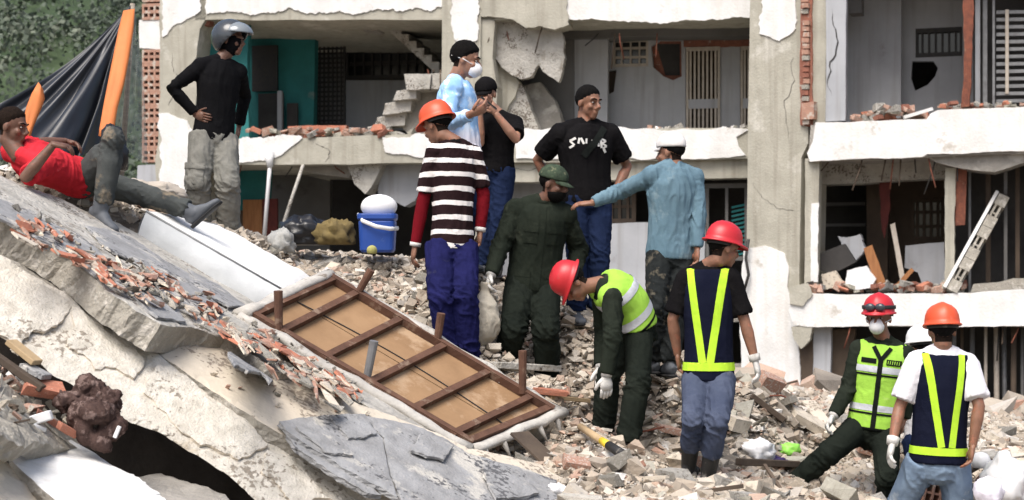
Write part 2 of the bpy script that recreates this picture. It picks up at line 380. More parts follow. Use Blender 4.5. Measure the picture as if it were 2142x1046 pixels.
P(FA, 'wall', 'grey_wall', [(1268,66),(1585,60),(1585,276),(1268,276)], 2.0, .15, 0,
  holes=[[(1282,82),(1356,80),(1356,138),(1282,140)], [(1362,96),(1380,84),(1425,84),(1426,160),(1408,168),(1388,160),(1366,140)], [(1434,100),(1506,98),(1506,274),(1434,274)], [(1548,96),(1580,96),(1580,274),(1548,274)], [(1270,148),(1290,146),(1284,192),(1272,198)]])
P(FA, 'exposed_brickwork', 'brick_old', [(1356,76),(1436,74),(1436,172),(1412,180),(1388,172),(1360,150)], 2.16, .1, .03, seed=44)
P(FA, 'exposed_brickwork', 'brown_wall', [(1266,140),(1296,140),(1290,200),(1266,204)], 2.16, .1)
P(FA, 'hole_backing', 'dark_wall', [(1372,92),(1422,92),(1422,158),(1392,158)], 2.155, .004)
P(FA, 'lintel', 'brick_old', [(1430,76),(1585,74),(1585,96),(1430,98)], 1.97, .03, .02, seed=45)
P(FA, 'wall', 'dark_wall', [(1268,60),(1590,60),(1590,300),(1268,300)], 3.6, .15)
P(FA, 'wall', 'brown_wall', [(1430,70),(1590,70),(1590,300),(1430,300)], 3.2, .15)
grille(FA, 1282, 1356, 82, 139, 2.0, 3, 2, 'grille_paint', .03, pane='dark_glass')
def grille_door(x0, x1, y0, ym0, ym1, y1, v, nb):
    g = empty('grille_door', FA.pt((x0+x1)/2, y1, v)-wloc(BLD)); g.parent = BLD
    mb = MB(); FA.box(mb, x0, x1, y0, y0+6, v, .05); FA.box(mb, x0, x0+5, y0+6, y1, v, .05); FA.box(mb, x1-5, x1, y0+6, y1, v, .05); mb.build('frame', 'grille_paint', g)
    mb = MB(); FA.box(mb, x0+5, x1-5, ym0, ym1, v+.003, .045); mb.build('lock_panel', 'grey_wall', g)
    for i in range(nb):
        x = x0+5+(x1-x0-10)*(i+.5)/nb
        for a, b in ((y0+6, ym0), (ym1, y1)):
            mb = MB(); FA.box(mb, x-2.2, x+2.2, a, b, v+.01, .03); mb.build('bar', 'grille_paint', g)
grille_door(1435, 1506, 99, 208, 226, 274, 1.95, 7)
grille_door(1549, 1582, 97, 206, 226, 274, 1.95, 3)
# --- lower middle room
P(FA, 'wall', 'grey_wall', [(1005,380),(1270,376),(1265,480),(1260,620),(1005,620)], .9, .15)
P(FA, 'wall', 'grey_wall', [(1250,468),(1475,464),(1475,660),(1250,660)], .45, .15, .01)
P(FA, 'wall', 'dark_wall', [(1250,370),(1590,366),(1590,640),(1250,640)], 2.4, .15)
grille(FA, 1262, 1330, 398, 466, .7, 3, 1, 'brown_wall', .05, pane='dark_glass')
grille(FA, 1474, 1566, 384, 545, .5, 1, 0, 'dim_wall', .05)
bl = empty('window_blind', FA.pt(1536,545,.6)-wloc(BLD)); bl.parent = BLD
for i in range(12):
    mb = MB(); FA.poly(mb, [(1530,432+i*9.2),(1566,424+i*9.2),(1566,428.5+i*9.2),(1530,436.5+i*9.2)], .62, .03); mb.build('slat', 'teal_wall', bl)
# --- the tall column between the ranges
FC = Fac((3.85, 27.35), (5.1, 26.5))
P(FC, 'column', 'bare_plaster', [(1570,-80),(1692,-80),(1690,300),(1676,330),(1672,560),(1668,860),(1562,870),(1562,500)], -.1, 1.0, .004, seed=50)
P(FC, 'plaster_patch', 'white_paint', [(1584,-80),(1668,-80),(1664,60),(1650,74),(1630,86),(1606,76),(1588,70)], -.125, .024, 0.11, seed=51)
P(FC, 'plaster_patch', 'white_paint', [(1556,520),(1600,514),(1640,530),(1650,560),(1646,600),(1660,640),(1668,690),(1672,740),(1674,800),(1680,880),(1550,890)], -.125, .024, .035, seed=52)
P(FC, 'brickwork', 'brick_old', [(1672,-80),(1702,-80),(1700,266),(1674,262)], -.13, .3, .02, seed=53)
for i in range(22):
    y = -6+i*12.2
    if rnd.random() < .12: continue
    w = rnd.uniform(0, 5)
    P(FC, 'brick', rnd.choice(['terracotta_dusty','brick_old','brick_old','concrete_edge']), [(1675+w,y),(1690+w*.6,y),(1690+w*.6,y+9.5),(1675+w,y+9.8)], -.16-rnd.random()*.04, .1, .05, seed=i)
P(FC, 'brick', 'terracotta_dusty', [(1676,216),(1702,212),(1702,248),(1676,250)], -.24, .2, .05, seed=77)
P(FC, 'concrete_strip', 'bare_plaster', [(1692,-80),(1728,-80),(1726,258),(1700,262)], -.1, .35, .01, seed=54)
# --- right range: slabs
slab(FB, 1640, 2300, -160, -170, -95, -95, 6, 'bare_plaster', .01, 60)
P(FB, 'floor_slab', 'concrete', [(1696,262),(2300,228),(2300,316),(1690,338)], 0, 6, .004, seed=61)
P(FB, 'plaster_facing', 'white_paint', [(1706,256),(1850,252),(1938,250),(1946,238),(1962,230),(2060,226),(2160,222),(2300,220),(2300,312),(2142,316),(2000,322),(1940,322),(1930,328),(1800,332),(1694,338),(1688,320),(1700,296)], -.06, .058, .02, seed=62)
P(FB, 'floor_slab', 'concrete', [(1690,622),(2300,616),(2300,684),(1690,684)], 0, 6, .004, seed=63)
P(FB, 'plaster_facing', 'white_paint', [(1655,624),(1680,612),(1760,616),(1900,614),(2040,612),(2120,606),(2300,600),(2300,682),(2000,684),(1800,682),(1690,684),(1660,680),(1650,650)], -.06, .058, .02, seed=64)
P(FB, 'broken_edge', 'bare_plaster', [(1650,600),(1690,592),(1700,616),(1680,640),(1652,636)], -.1, .4, .08, seed=65)
P(FB, 'broken_edge', 'bare_plaster', [(1655,684),(1700,682),(1694,712),(1676,730),(1662,712)], -.05, .4, .09, seed=66)
P(FB, 'floor_slab', 'concrete', [(1690,960),(2300,960),(2300,1010),(1690,1010)], 0, 6, .004, seed=67)
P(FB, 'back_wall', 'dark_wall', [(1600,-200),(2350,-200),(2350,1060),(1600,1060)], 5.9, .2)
P(FB, 'end_wall', 'dim_wall', [(2296,-200),(2310,-200),(2310,1060),(2296,1060)], .1, 5.8)
# upper room on the right
P(FB, 'wall_stub', 'grey_wall', [(1727,-120),(1772,-120),(1768,252),(1727,254)], .0, .22, .006, seed=68)
P(FB, 'wall', 'grey_wall', [(1770,-120),(1886,-120),(1884,256),(1770,256)], 1.8, .15)
P(FB, 'wall', 'grey_wall', [(1880,-120),(2050,-120),(2050,256),(1880,256)], 2.3, .15, 0, holes=[[(1916,62),(2012,58),(2012,116),(1916,118)], [(1908,128),(1952,128),(1962,142),(1956,160),(1940,178),(1914,190),(1906,164)]])
grille(FB, 1915, 2013, 60, 117, 2.3, 6, 0, 'black_metal', .03, pane='dark_glass')
P(FB, 'ceiling_duct', 'dim_wall', [(1776,-80),(1802,-80),(1802,26),(1776,28)], .9, .4)
P(FB, 'rusty_column', 'rust', [(2018,-120),(2036,-120),(2034,100),(2028,222),(2010,224),(2016,120)], .1, .2, .03, seed=70)
for x, w, m in ((2040,10,'grey_wall'),(2056,9,'grey_metal'),(2076,5,'grey_metal')):
    B(FB, 'pipe', m, x, x+w, -120, 222, .5+(x % 7)*.03, .1)
P(FB, 'wall', 'dark_wall', [(2036,-120),(2300,-120),(2300,240),(2036,240)], 1.6, .15)
lv = empty('louvre_shutter', FB.pt(2115,218,.7)-wloc(BLD)); lv.parent = BLD
for i in range(13):
    mb = MB(); FB.poly(mb, [(2084,22+i*15.5),(2200,20+i*15.5),(2200,27+i*15.5),(2084,29+i*15.5)], .7, .05); mb.build('slat', 'grey_metal', lv)
mb = MB(); FB.box(mb, 2103, 2110, 20, 196, .66, .03); mb.build('bar', 'grille_paint', lv)
# middle room on the right
P(FB, 'column', 'bare_plaster', [(1684,332),(1714,330),(1712,420),(1708,600),(1682,604)], .05, .35, .01, seed=71)
P(FB, 'plaster_patch', 'white_paint', [(1697,426),(1713,424),(1711,590),(1696,590)], .025, .022, .03, seed=72)
P(FB, 'ceiling_beam', 'concrete_light', [(1712,330),(1960,326),(2000,340),(1990,372),(1900,376),(1800,384),(1712,386)], 1.0, .5, .01, seed=73)
P(FB, 'hanging_slab', 'concrete', [(1930,326),(2142,318),(2142,340),(2080,360),(2010,352),(1960,340)], .1, .7, .02, seed=74)
P(FB, 'wall', 'brown_wall', [(1815,376),(1985,372),(1985,620),(1815,620)], 2.6, .15, 0, holes=[[(1905,414),(1975,412),(1975,502),(1905,504)]])
P(FB, 'wall', 'dark_wall', [(1700,376),(1816,376),(1816,620),(1700,620)], 3.4, .15)
P(FB, 'column', 'brown_wall', [(1812,378),(1858,376),(1856,612),(1814,612)], 1.9, .3)
grille(FB, 1904, 1976, 414, 503, 2.6, 4, 2, 'brown_wall', .045, pane='dark_glass')
for y in (424, 468): B(FB, 'shelf', 'dim_wall', 1715, 1810, y, y+5, 2.6, .3)
P(FB, 'fallen_board', 'grey_wall', [(1894,514),(1975,506),(1978,596),(1930,598),(1920,570),(1892,560)], 1.0, .06, .02, seed=75)
P(FB, 'column', 'bare_plaster', [(1978,352),(2000,350),(1998,600),(1976,602)], .3, .3, .02, seed=76)
P(FB, 'exposed_brickwork', 'rust', [(2000,352),(2022,352),(2018,470),(1998,472)], .35, .2, .01, seed=78)
for x, w, m in ((2026,5,'grey_metal'),(2062,10,'brown_wall'),(2100,7,'dim_wall'),(2124,9,'brown_wall')):
    B(FB, 'pipe', m, x, x+w, 330, 616, .7+(x % 5)*.05, .1)
P(FB, 'wall', 'dark_wall', [(1990,320),(2300,316),(2300,620),(1990,620)], 1.7, .15)
# lower room on the right
P(FB, 'wall', 'grey_wall', [(1702,684),(1738,684),(1736,900),(1702,900)], .2, .25, .01, seed=79)
P(FB, 'wall', 'brown_wall', [(1664,690),(1704,690),(1702,900),(1672,900)], .22, .2, .01, seed=80)
P(FB, 'broken_brickwork', 'brown_wall', [(1736,690),(1790,688),(1780,760),(1764,800),(1742,840),(1736,900)], .4, .2, .06, seed=81)
P(FB, 'wall', 'dark_wall', [(1730,684),(2300,684),(2300,1000),(1730,1000)], 1.9, .15)
for i, x in enumerate((1996,2012,2034,2062,2084,2100,2121,2138,2160)):
    mb = MB(); rr = rnd.uniform(.025,.045); mb.loft([FB.pt(x,684,.5+.12*(i % 3)), FB.pt(x+rnd.uniform(-3,3),980,.5+.12*(i % 3))], [rr,rr], n=8)
    mb.build('pipe', rnd.choice(['dim_wall','brown_wall','grille_paint','grey_metal']), BLD, True)

# --- loose masonry on the floor edges (things of their own)
def chunk_mesh(R, name, sx=1, sy=1, sz=1, npt=8, flat=False, jit=.3):
    "angular fragment: hull of a jittered box with one or two corners knocked off"
    bm = bmesh.new(); cs = [Vector((x, y, z)) for x in (-1,1) for y in (-1,1) for z in (-1,1)]
    for c in R.sample(cs, min(8, max(6, npt))):
        bm.verts.new(Vector(((c.x*.7+R.uniform(-jit,jit))*sx, (c.y*.7+R.uniform(-jit,jit))*sy, (c.z*.7+R.uniform(-jit,jit))*sz)))
    bmesh.ops.convex_hull(bm, input=bm.verts)
    for v in [v for v in bm.verts if not v.link_faces]: bm.verts.remove(v)
    bmesh.ops.recalc_face_normals(bm, faces=bm.faces)
    for f_ in bm.faces: f_.smooth = False
    me = bpy.data.meshes.new(name); bm.to_mesh(me); bm.free(); return me
CHR = random.Random(11)
CHUNK = [chunk_mesh(CHR, 'stone', CHR.uniform(.8,1.2), CHR.uniform(.55,1), CHR.uniform(.16,.8), CHR.randint(6,8), jit=CHR.uniform(.12,.34)) for i in range(34)]
def brick_mesh(R, name, hollow=False):
    me = chunk_mesh(R, name, 1.0,.55,.42,8); return me
BRK = [chunk_mesh(CHR, 'brick', 1.05, .62, .42, 8, jit=.12) for i in range(8)]
def mesh_mat(src, m, cache={}):
    k = (src.name, m)
    if k not in cache:
        me = src.copy(); me.materials.clear(); me.materials.append(MAT[m]); cache[k] = me
    return cache[k]
def masonry(fc, x0, x1, ya, yb, v0, v1, n, smin, smax, label, mats, seed, hump=None):
    R = random.Random(seed)
    base = fc.pt((x0+x1)/2, (ya+yb)/2, (v0+v1)/2)
    e = empty('broken_masonry', base, label, 'rubble')
    for i in range(n):
        t = R.random(); x = x0+(x1-x0)*t; v = R.uniform(v0, v1)
        p = fc.pt(x, ya+(yb-ya)*t, 0); p = p+fc.n*v
        s = R.uniform(smin, smax); h = (hump(t) if hump else 0)
        p.z += s*.25+R.random()*h
        o = bpy.data.objects.new('brick', mesh_mat(R.choice(BRK+CHUNK[:8]), R.choice(mats))); COL.objects.link(o)
        o.parent = e; o.location = p-base; o.scale = (s,s,s); o.rotation_euler = (R.uniform(-.4,.4), R.uniform(-.4,.4), R.uniform(0,6.3))
    return e
MR = ['terracotta_dusty','terracotta_dusty','terracotta','concrete_light','bare_plaster','brick_old']
masonry(FA, 500, 925, 290, 284, .02, .6, 70, .07, .15, 'row of broken red bricks along the floor edge of the teal room', MR, 5, lambda t: .16)
P(FA, 'brick_course', 'terracotta', [(602,264),(724,262),(722,284),(604,286)], .3, .15, .02, seed=90)
masonry(FB, 1778, 1940, 252, 250, .05, .8, 40, .08, .16, 'heap of pinkish bricks on the upper floor under the holed wall', MR, 6, lambda t: .22*math.sin(math.pi*t))
masonry(FB, 1690, 2010, 612, 612, .02, .8, 90, .06, .15, 'line of red and beige rubble along the lower white slab', MR+['dim_wall'], 8, lambda t: .1)
mb = MB(); a = FB.pt(1890,246,.0); b = FB.pt(1950,228,.1); mb.beam(a, b, .12, .05); o = mb.build('white_board', 'white_paint', None, org=a); tag(o, 'white board lying on the brick heap of the upper floor', 'board')
mb = MB(); mb.prism([FB.pt(x,y,.05) for x,y in ((2030,612),(2142,606),(2300,600),(2300,584),(2120,582),(2090,590),(2036,594))], FB.n*.5); o = mb.build('rubble_bank', 'concrete_edge', None, org=FB.pt(2100,610,.05)); tag(o, 'low bank of sandy mortar on the lower floor at right', 'rubble')
# leaning hollow beam
a = FB.pt(1982,608,.0); b = FB.pt(2092,408,.6); ax = (b-a).normalized(); sidev = ax.cross(FB.n).normalized()
lb = empty('leaning_beam', a, 'white faced concrete joist with block holes leaning in the middle right room', 'beam')
if sidev.x > 0: sidev = -sidev
mb = MB(); mb.beam(a+sidev*.06, b+sidev*.06, .05, .22, FB.n); mb.build('facing', 'white_paint', lb)
L = (b-a).length; n = 9
for i in range(n):
    t0, t1 = i/n, (i+1)/n
    if i % 3 == 1:
        mb = MB(); mb.beam(a+ax*L*t0-sidev*.10, a+ax*L*t1-sidev*.10, .035, .16, FB.n); mb.beam(a+ax*L*t0-sidev*.02, a+ax*L*t1-sidev*.02, .03, .16, FB.n)
        mb.beam(a+ax*L*(t0+.045)-sidev*.12, a+ax*L*(t0+.045)+sidev*.0, .03, .15, FB.n); mb.beam(a+ax*L*t0-sidev*.06+FB.n*.09, a+ax*L*t1-sidev*.06+FB.n*.09, .16, .02, FB.n); mb.build('hollow_block', 'concrete_edge', lb)
    else:
        mb = MB(); mb.beam(a+ax*L*t0-sidev*.065, a+ax*L*(t1-.004)-sidev*.065, .17, .18, FB.n); mb.build('block', 'concrete_edge', lb)
# household things thrown about the middle right room
def fthing(name, label, cat, m, pts, v, dep, jag=.03, seed=1):
    mb = MB(); FB.poly(mb, pts, v, dep, 0, jag, seed=seed); o = mb.build(name, m, None, org=FB.pt(pts[0][0], pts[0][1], v)); tag(o, label, cat); return o
fthing('white_basin', 'white cracked basin lying on the lower slab rubble', 'basin', 'white_plastic', [(1772,566),(1812,556),(1832,584),(1822,602),(1786,606),(1768,596)], .1, .25, .06, 1)
fthing('crumpled_sheet', 'pale crumpled plastic sheet heaped in the middle right room', 'sheet', 'grey_wall', [(1752,494),(1800,490),(1810,520),(1790,545),(1764,528)], .6, .3, .12, 2)
fthing('fallen_shelf', 'dark fallen shelf tipped over in the middle right room', 'shelf', 'dark_wall', [(1716,530),(1766,510),(1790,548),(1740,574),(1716,566)], .35, .25, .02, 3)
fthing('wooden_panel', 'reddish wooden panel leaning beside the white basin', 'panel', 'door_wood', [(1806,520),(1824,512),(1852,590),(1834,600)], .25, .06, .02, 4)
fthing('plaster_chunk', 'beige plaster chunk beside the column of the middle right room', 'rubble', 'cream_plaster', [(1718,574),(1746,566),(1770,600),(1722,606)], .2, .2, .06, 5)

# --- loose reinforcing bars, cracks and torn wiring
RB = random.Random(31)
for fc, x0, x1, y, n in ((FA,440,920,346,7),(FA,1010,1180,60,7),(FA,1190,1570,74,4),(FB,1720,2130,330,10),(FB,1700,2140,684,7),(FC,1676,1700,262,3),(FA,800,930,150,4)):
    for i in range(n):
        x = RB.uniform(x0, x1); v = RB.uniform(.0,.5); a0 = fc.pt(x, y-4, v); L0 = RB.uniform(.15,.6); dx = RB.uniform(-.25,.25)
        mb = MB(); mb.loft([a0, a0+fc.d*dx*.3-fc.n*.05+Vector((0,0,-L0*.4)), a0+fc.d*dx-fc.n*RB.uniform(-.1,.2)+Vector((0,0,-L0))], [.012]*3, None, 6); mb.build('reinforcing_bar', RB.choice(['rust','brown_wall','black_metal']), BLD, True)
def crack(fc, pts, v, w=1.1):
    q = [Vector(p) for p in pts]
    for it in range(3):
        r = []
        for i in range(len(q)-1): e = q[i+1]-q[i]; r += [q[i], (q[i]+q[i+1])/2+Vector((-e.y,e.x))*RB.uniform(-.16,.16)]
        q = r+[q[-1]]
    n = len(q); pl = [(p.x+w*.5*math.sin(math.pi*(i+.3)/n), p.y+w*.3) for i, p in enumerate(q)]+[(p.x-w*.5*math.sin(math.pi*(i+.3)/n), p.y-w*.3) for i, p in reversed(list(enumerate(q)))]
    P(fc, 'crack', 'dark_wall', pl, v, .004)
crack(FC, [(1660,120),(1640,210),(1652,300)], -.106, .9); crack(FC, [(1574,380),(1606,420),(1660,440)], -.106, .9)
crack(FA, [(940,120),(960,180),(990,210)], -.056); crack(FB, [(1740,20),(1748,60),(1736,130),(1740,200)], -.006, 3); crack(FA, [(1050,345),(1120,352),(1200,346)], .115); crack(FA, [(660,300),(690,318),(680,338)], -.005); crack(FA, [(360,110),(372,160),(352,220)], -.005)
masonry(FA, 1180, 1570, 272, 270, .1, .8, 26, .05, .12, 'thin scatter of plaster bits on the floor below the grille doors', ['concrete_light','bare_plaster','white_paint','terracotta_dusty'], 15, lambda t: .03)
masonry(FB, 1960, 2142, 226, 222, .1, .7, 34, .05, .13, 'dusty rubble on the upper floor before the louvre shutter', MR, 16, lambda t: .06)
fthing('leaning_batten', 'pale batten leaning upright in the middle right room', 'batten', 'grille_paint', [(1862,470),(1872,466),(1896,596),(1886,600)], .6, .06, .01, 6)
fthing('torn_curtain', 'torn dark fabric hanging in the middle right room', 'curtain', 'dark_red', [(1840,380),(1862,378),(1858,460),(1850,500),(1842,450)], 1.2, .04, .06, 7)
fthing('fallen_plank', 'splintered plank sticking up from the rubble of the lower white slab', 'plank', 'door_wood', [(1866,604),(1906,560),(1912,566),(1876,606)], .15, .05, .02, 8)
# ================================================================ ground, hill, rubble
mb = MB(); mb.add([(-900,-60,-.02),(900,-60,-.02),(900,1500,-.02),(-900,1500,-.02)], [(0,1,2,3)]); g = mb.build('ground', 'soil', None, fix=False); tag(g, 'bare dusty ground around the collapsed building', 'ground', kind='structure')
CTRL = [(930,735,12.5),(1250,1046,9.6),(1500,1046,9.9),(1600,1040,10.3),(2142,1075,10.6),(1900,1080,10.9),(1450,985,11.25),(1480,998,11.1),(1310,948,11.9),(1262,915,12.05),(1385,772,12.4),
        (1900,1095,11.9),(1645,1044,11.35),(1060,775,12.8),(1145,800,12.7),(955,752,12.4),(1235,655,13.4),(1200,640,13.2),(1160,700,12.9),(1035,578,14.4),(965,548,13.1),(790,535,15),(640,525,15.6),
        (445,478,14.0),(380,452,14.2),(870,600,13.5),(760,575,14.2),(700,560,13.6),(880,690,12.7),(1560,800,14),(1640,818,14.6),(1720,872,14.6),(1800,910,14.2),(1560,880,12.5),(1760,1015,12.2),(1700,1040,11.8),(1640,985,12.2),(1600,985,11.6),(1840,1080,12.1),(1820,990,12.9),(1740,960,13.3),
        (2060,960,13),(2142,985,13),(1960,1010,12.3),(1300,770,12.6),(1330,800,12.4),(1430,800,12.6),(1010,700,12.6),(1200,860,11.6),(1190,950,10.8),(1120,800,12.1),(1100,920,11.2),
        (250,395,12.6),(100,330,12.4),(330,430,12.6),(500,560,12.4),(620,600,12.2),
        (1000,1160,8.8),(1300,1150,8.6),(1800,1150,9.2),(2200,1150,9.4)]
CP = np.array([tuple(at(*c)) for c in CTRL]+[(x, y, z) for x, y, z in tuple((x, y, .75) for x in (-5.4,-4.6,-3.8,-3,-2.2,-1.4,-.7) for y in (7,7.8,8.6,9.4,10.2,10.8))+((-7,20,3.1),(-4,20,3.1),(0,20,2.5),(4,20,1.2),(8,20,1.0),(-7,26,2.9),(0,26,2.2),(4.6,25,1.0),(8.5,24,.9),(-8,16,3.2),(-7,12,3.2),(6,15,1.5),(8,14,1.3),(9,11,1.3),(-6,8,1.4),(-3,6.5,.9),(0,6.5,1.0),(4,6.5,1.1),(8,7,1.2))])
BED_A, BED_B, BED_C, BED_D = at(506,650,10.92), at(990,934,10.85), at(1178,856,11.7), at(692,566,11.85)      # corners of the upturned bed base
CP = np.vstack([CP]+[np.array([tuple(BED_A.lerp(BED_B, i/4).lerp(BED_D.lerp(BED_C, i/4), j/2)-Vector((0,0,.42)))]) for i in range(5) for j in range(3)])
def on_bed(X, Y):
    px = CX+X/Y*F; py = HY-(ground_z(X, Y)-CZ)/Y*F
    q = [pixof(p) for p in (BED_A, BED_B, BED_C, BED_D)]; ins = np.ones(len(X), bool)
    for i in range(4):
        (x0, y0), (x1, y1) = q[i], q[(i+1) % 4]; ins &= ((x1-x0)*(py-y0)-(y1-y0)*(px-x0)) < 0
    return ins & (Y < 12.3)
def ground_z(x, y):
    x = np.atleast_1d(x).astype(float); y = np.atleast_1d(y).astype(float)
    d2 = (x[:,None]-CP[:,0])**2+(y[:,None]-CP[:,1])**2+.015
    w = d2**-1.9; return (w*CP[:,2]).sum(1)/w.sum(1)
def gz(x, y): return float(ground_z(x, y)[0])
nx, ny = 175, 205; xs = np.linspace(-8, 9.5, nx); ys = np.linspace(6, 26.4, ny)
XX, YY = np.meshgrid(xs, ys); ZZ = ground_z(XX.ravel(), YY.ravel())
pp = np.stack([XX.ravel(), YY.ravel(), ZZ], 1); ZZ = ZZ-.042+.05*fbm(pp*2.2, 4)+.02*pnoise(pp*11)
V = np.stack([XX.ravel(), YY.ravel(), ZZ], 1)
fs = [(j*nx+i, j*nx+i+1, (j+1)*nx+i+1, (j+1)*nx+i) for j in range(ny-1) for i in range(nx-1)]
me = bpy.data.meshes.new('rubble_heap'); me.from_pydata(V.tolist(), [], fs)
heap = link_mesh('rubble_heap', me, 'soil', None, True); tag(heap, 'broad mound of crushed concrete and brick dust under the rescuers', 'rubble', kind='structure')

# rubble material reads a colour per piece
m = mat('rubble', (.5,.5,.5), (.4,.4,.4), 14, .95, .6, 45, bdist=.015); t = m.node_tree
at_n = t.nodes.new('ShaderNodeAttribute'); at_n.attribute_name = 'piece'
p_ = t.nodes['Principled BSDF']; src = p_.inputs['Base Color'].links[0].from_socket
mu = t.nodes.new('ShaderNodeMix'); mu.data_type = 'RGBA'; mu.blend_type = 'MULTIPLY'; mu.inputs[0].default_value = 1
t.links.new(at_n.outputs['Color'], mu.inputs[6]); t.links.new(src, mu.inputs[7])
ad = t.nodes.new('ShaderNodeMix'); ad.data_type = 'RGBA'; ad.blend_type = 'MULTIPLY'; ad.inputs[0].default_value = 1; ad.inputs[7].default_value = (2,2,2,1)
t.links.new(mu.outputs[2], ad.inputs[6])
dn_ = t.nodes.new('ShaderNodeTexNoise'); dn_.inputs['Scale'].default_value = 2.2; dn_.inputs['Detail'].default_value = 8; tcn = [n for n in t.nodes if n.type == 'TEX_COORD'][0]; t.links.new(tcn.outputs['Object'], dn_.inputs[0])
dr_ = t.nodes.new('ShaderNodeMapRange'); dr_.inputs[1].default_value = .35; dr_.inputs[2].default_value = .68; dr_.inputs[3].default_value = .15; dr_.inputs[4].default_value = .8; t.links.new(dn_.outputs[0], dr_.inputs[0])
du_ = t.nodes.new('ShaderNodeMix'); du_.data_type = 'RGBA'; t.links.new(dr_.outputs[0], du_.inputs[0]); t.links.new(ad.outputs[2], du_.inputs[6]); du_.inputs[7].default_value = (.43,.375,.305,1)   # settled mortar dust
t.links.new(du_.outputs[2], p_.inputs['Base Color'])
PAL = [((.52,.45,.36),26),((.60,.55,.47),20),((.40,.33,.26),22),((.67,.63,.56),10),((.43,.28,.21),12),((.43,.20,.135),4),((.26,.22,.18),18),((.50,.48,.45),10),((.13,.115,.10),5),((.76,.75,.73),4)]
PC = [c for c, w in PAL for _ in range(w)]
def hullarr(me): 
    v = getv(me); me.calc_loop_triangles(); f = np.array([tuple(t.vertices) for t in me.loop_triangles]); return v, f
CH = [hullarr(m_) for m_ in CHUNK+BRK]
NR = np.random.RandomState(5)
def scatter(name, n, box, smin, smax, power, parent, ok=None, lift=.2):
    x0, x1, y0, y1 = box; vs = []; fs = []; cs = []; b = 0
    X = NR.uniform(x0, x1, n); Y = NR.uniform(y0, y1, n)
    if ok is not None: k = ok(X, Y); X = X[k]; Y = Y[k]
    Z = ground_z(X, Y)
    for x, y, z in zip(X, Y, Z):
        s = smin+(smax-smin)*NR.random_sample()**power
        v, f = CH[NR.randint(len(CH))]
        M = np.array(Euler((NR.uniform(-.6,.6), NR.uniform(-.6,.6), NR.uniform(0,6.28))).to_matrix())
        vs.append((v*s) @ M.T+np.array([x, y, z-.035+s*lift*NR.uniform(-.3,1.8)])); fs.append(f+b); b += len(v)
        c = np.array(PC[NR.randint(len(PC))])*NR.uniform(.82,1.15); cs.append(np.repeat([[*c, 1.]], len(v), 0))
    vs = np.concatenate(vs); fs = np.concatenate(fs); cs = np.concatenate(cs)
    me = bpy.data.meshes.new(name); me.vertices.add(len(vs)); me.vertices.foreach_set('co', vs.ravel())
    me.loops.add(len(fs)*3); me.loops.foreach_set('vertex_index', fs.ravel().astype(np.int32)); me.polygons.add(len(fs))
    me.polygons.foreach_set('loop_start', np.arange(0, len(fs)*3, 3, dtype=np.int32)); me.polygons.foreach_set('use_smooth', [False]*len(fs)); me.update(calc_edges=True)
    ca = me.color_attributes.new('piece', 'FLOAT_COLOR', 'POINT'); ca.data.foreach_set('color', cs.ravel())
    o = link_mesh(name, me, 'rubble', parent); return o
def infr(X, Y): px = CX+X/Y*F; return (px > -200) & (px < 2700)
def region_main(X, Y):
    px = CX+X/Y*F; py = HY-(ground_z(X, Y)-CZ)/Y*F
    under = (px < 1000) & (Y < 11.4) & (py > 520+.42*(px-500))
    return infr(X, Y) & (py < 1085) & ~under & ~on_bed(X, Y)
o = scatter('loose_rubble', 66000, (-5, 6.2, 9, 16.5), .010, .062, 1.9, heap, region_main); tag(o, kind='stuff')
o = scatter('loose_rubble', 4200, (-3, 5.5, 9, 14.5), .035, .10, 2.2, heap, region_main); tag(o, kind='stuff')
o = scatter('loose_rubble', 36000, (-2.5, 4.6, 9.2, 13.5), .006, .022, 1.5, heap, region_main, .6); tag(o, kind='stuff')
o = scatter('loose_rubble', 2500, (-6, 8, 16.5, 25), .05, .3, 2, heap, infr); tag(o, kind='stuff')
# the 300 stones that show largest, each an object
R = random.Random(21); placed = 0
SM = ['concrete_light','bare_plaster','concrete','cream_plaster','terracotta_dusty','concrete_edge','concrete_edge','concrete_light','bare_plaster','rough_plaster','cream_plaster','concrete_edge','soil','bare_plaster']
while placed < 300:
    y = 9.2+5.5*R.random()**1.3; x = R.uniform(-2.2, 4.6); 
    z = gz(x, y); px, py = pixof(Vector((x, y, z)))
    if not (560 < px < 2160 and 500 < py < 1075): continue
    if px < 1000 and y < 11.4 and py > 520+.42*(px-500): continue
    if on_bed(np.array([x]), np.array([y]))[0]: continue
    s = (.034+.11*R.random()**2.6) if placed > 18 else R.uniform(.10,.19)
    o = bpy.data.objects.new('stone', mesh_mat(R.choice(CHUNK+BRK), R.choice(SM))); COL.objects.link(o); o.parent = heap
    o.location = (x, y, z-.03+s*.3); o.scale = (s*R.uniform(.8,1.4), s, s*R.uniform(.6,1)); o.rotation_euler = (R.uniform(-.6,.6), R.uniform(-.6,.6), R.uniform(0,6.3)); placed += 1

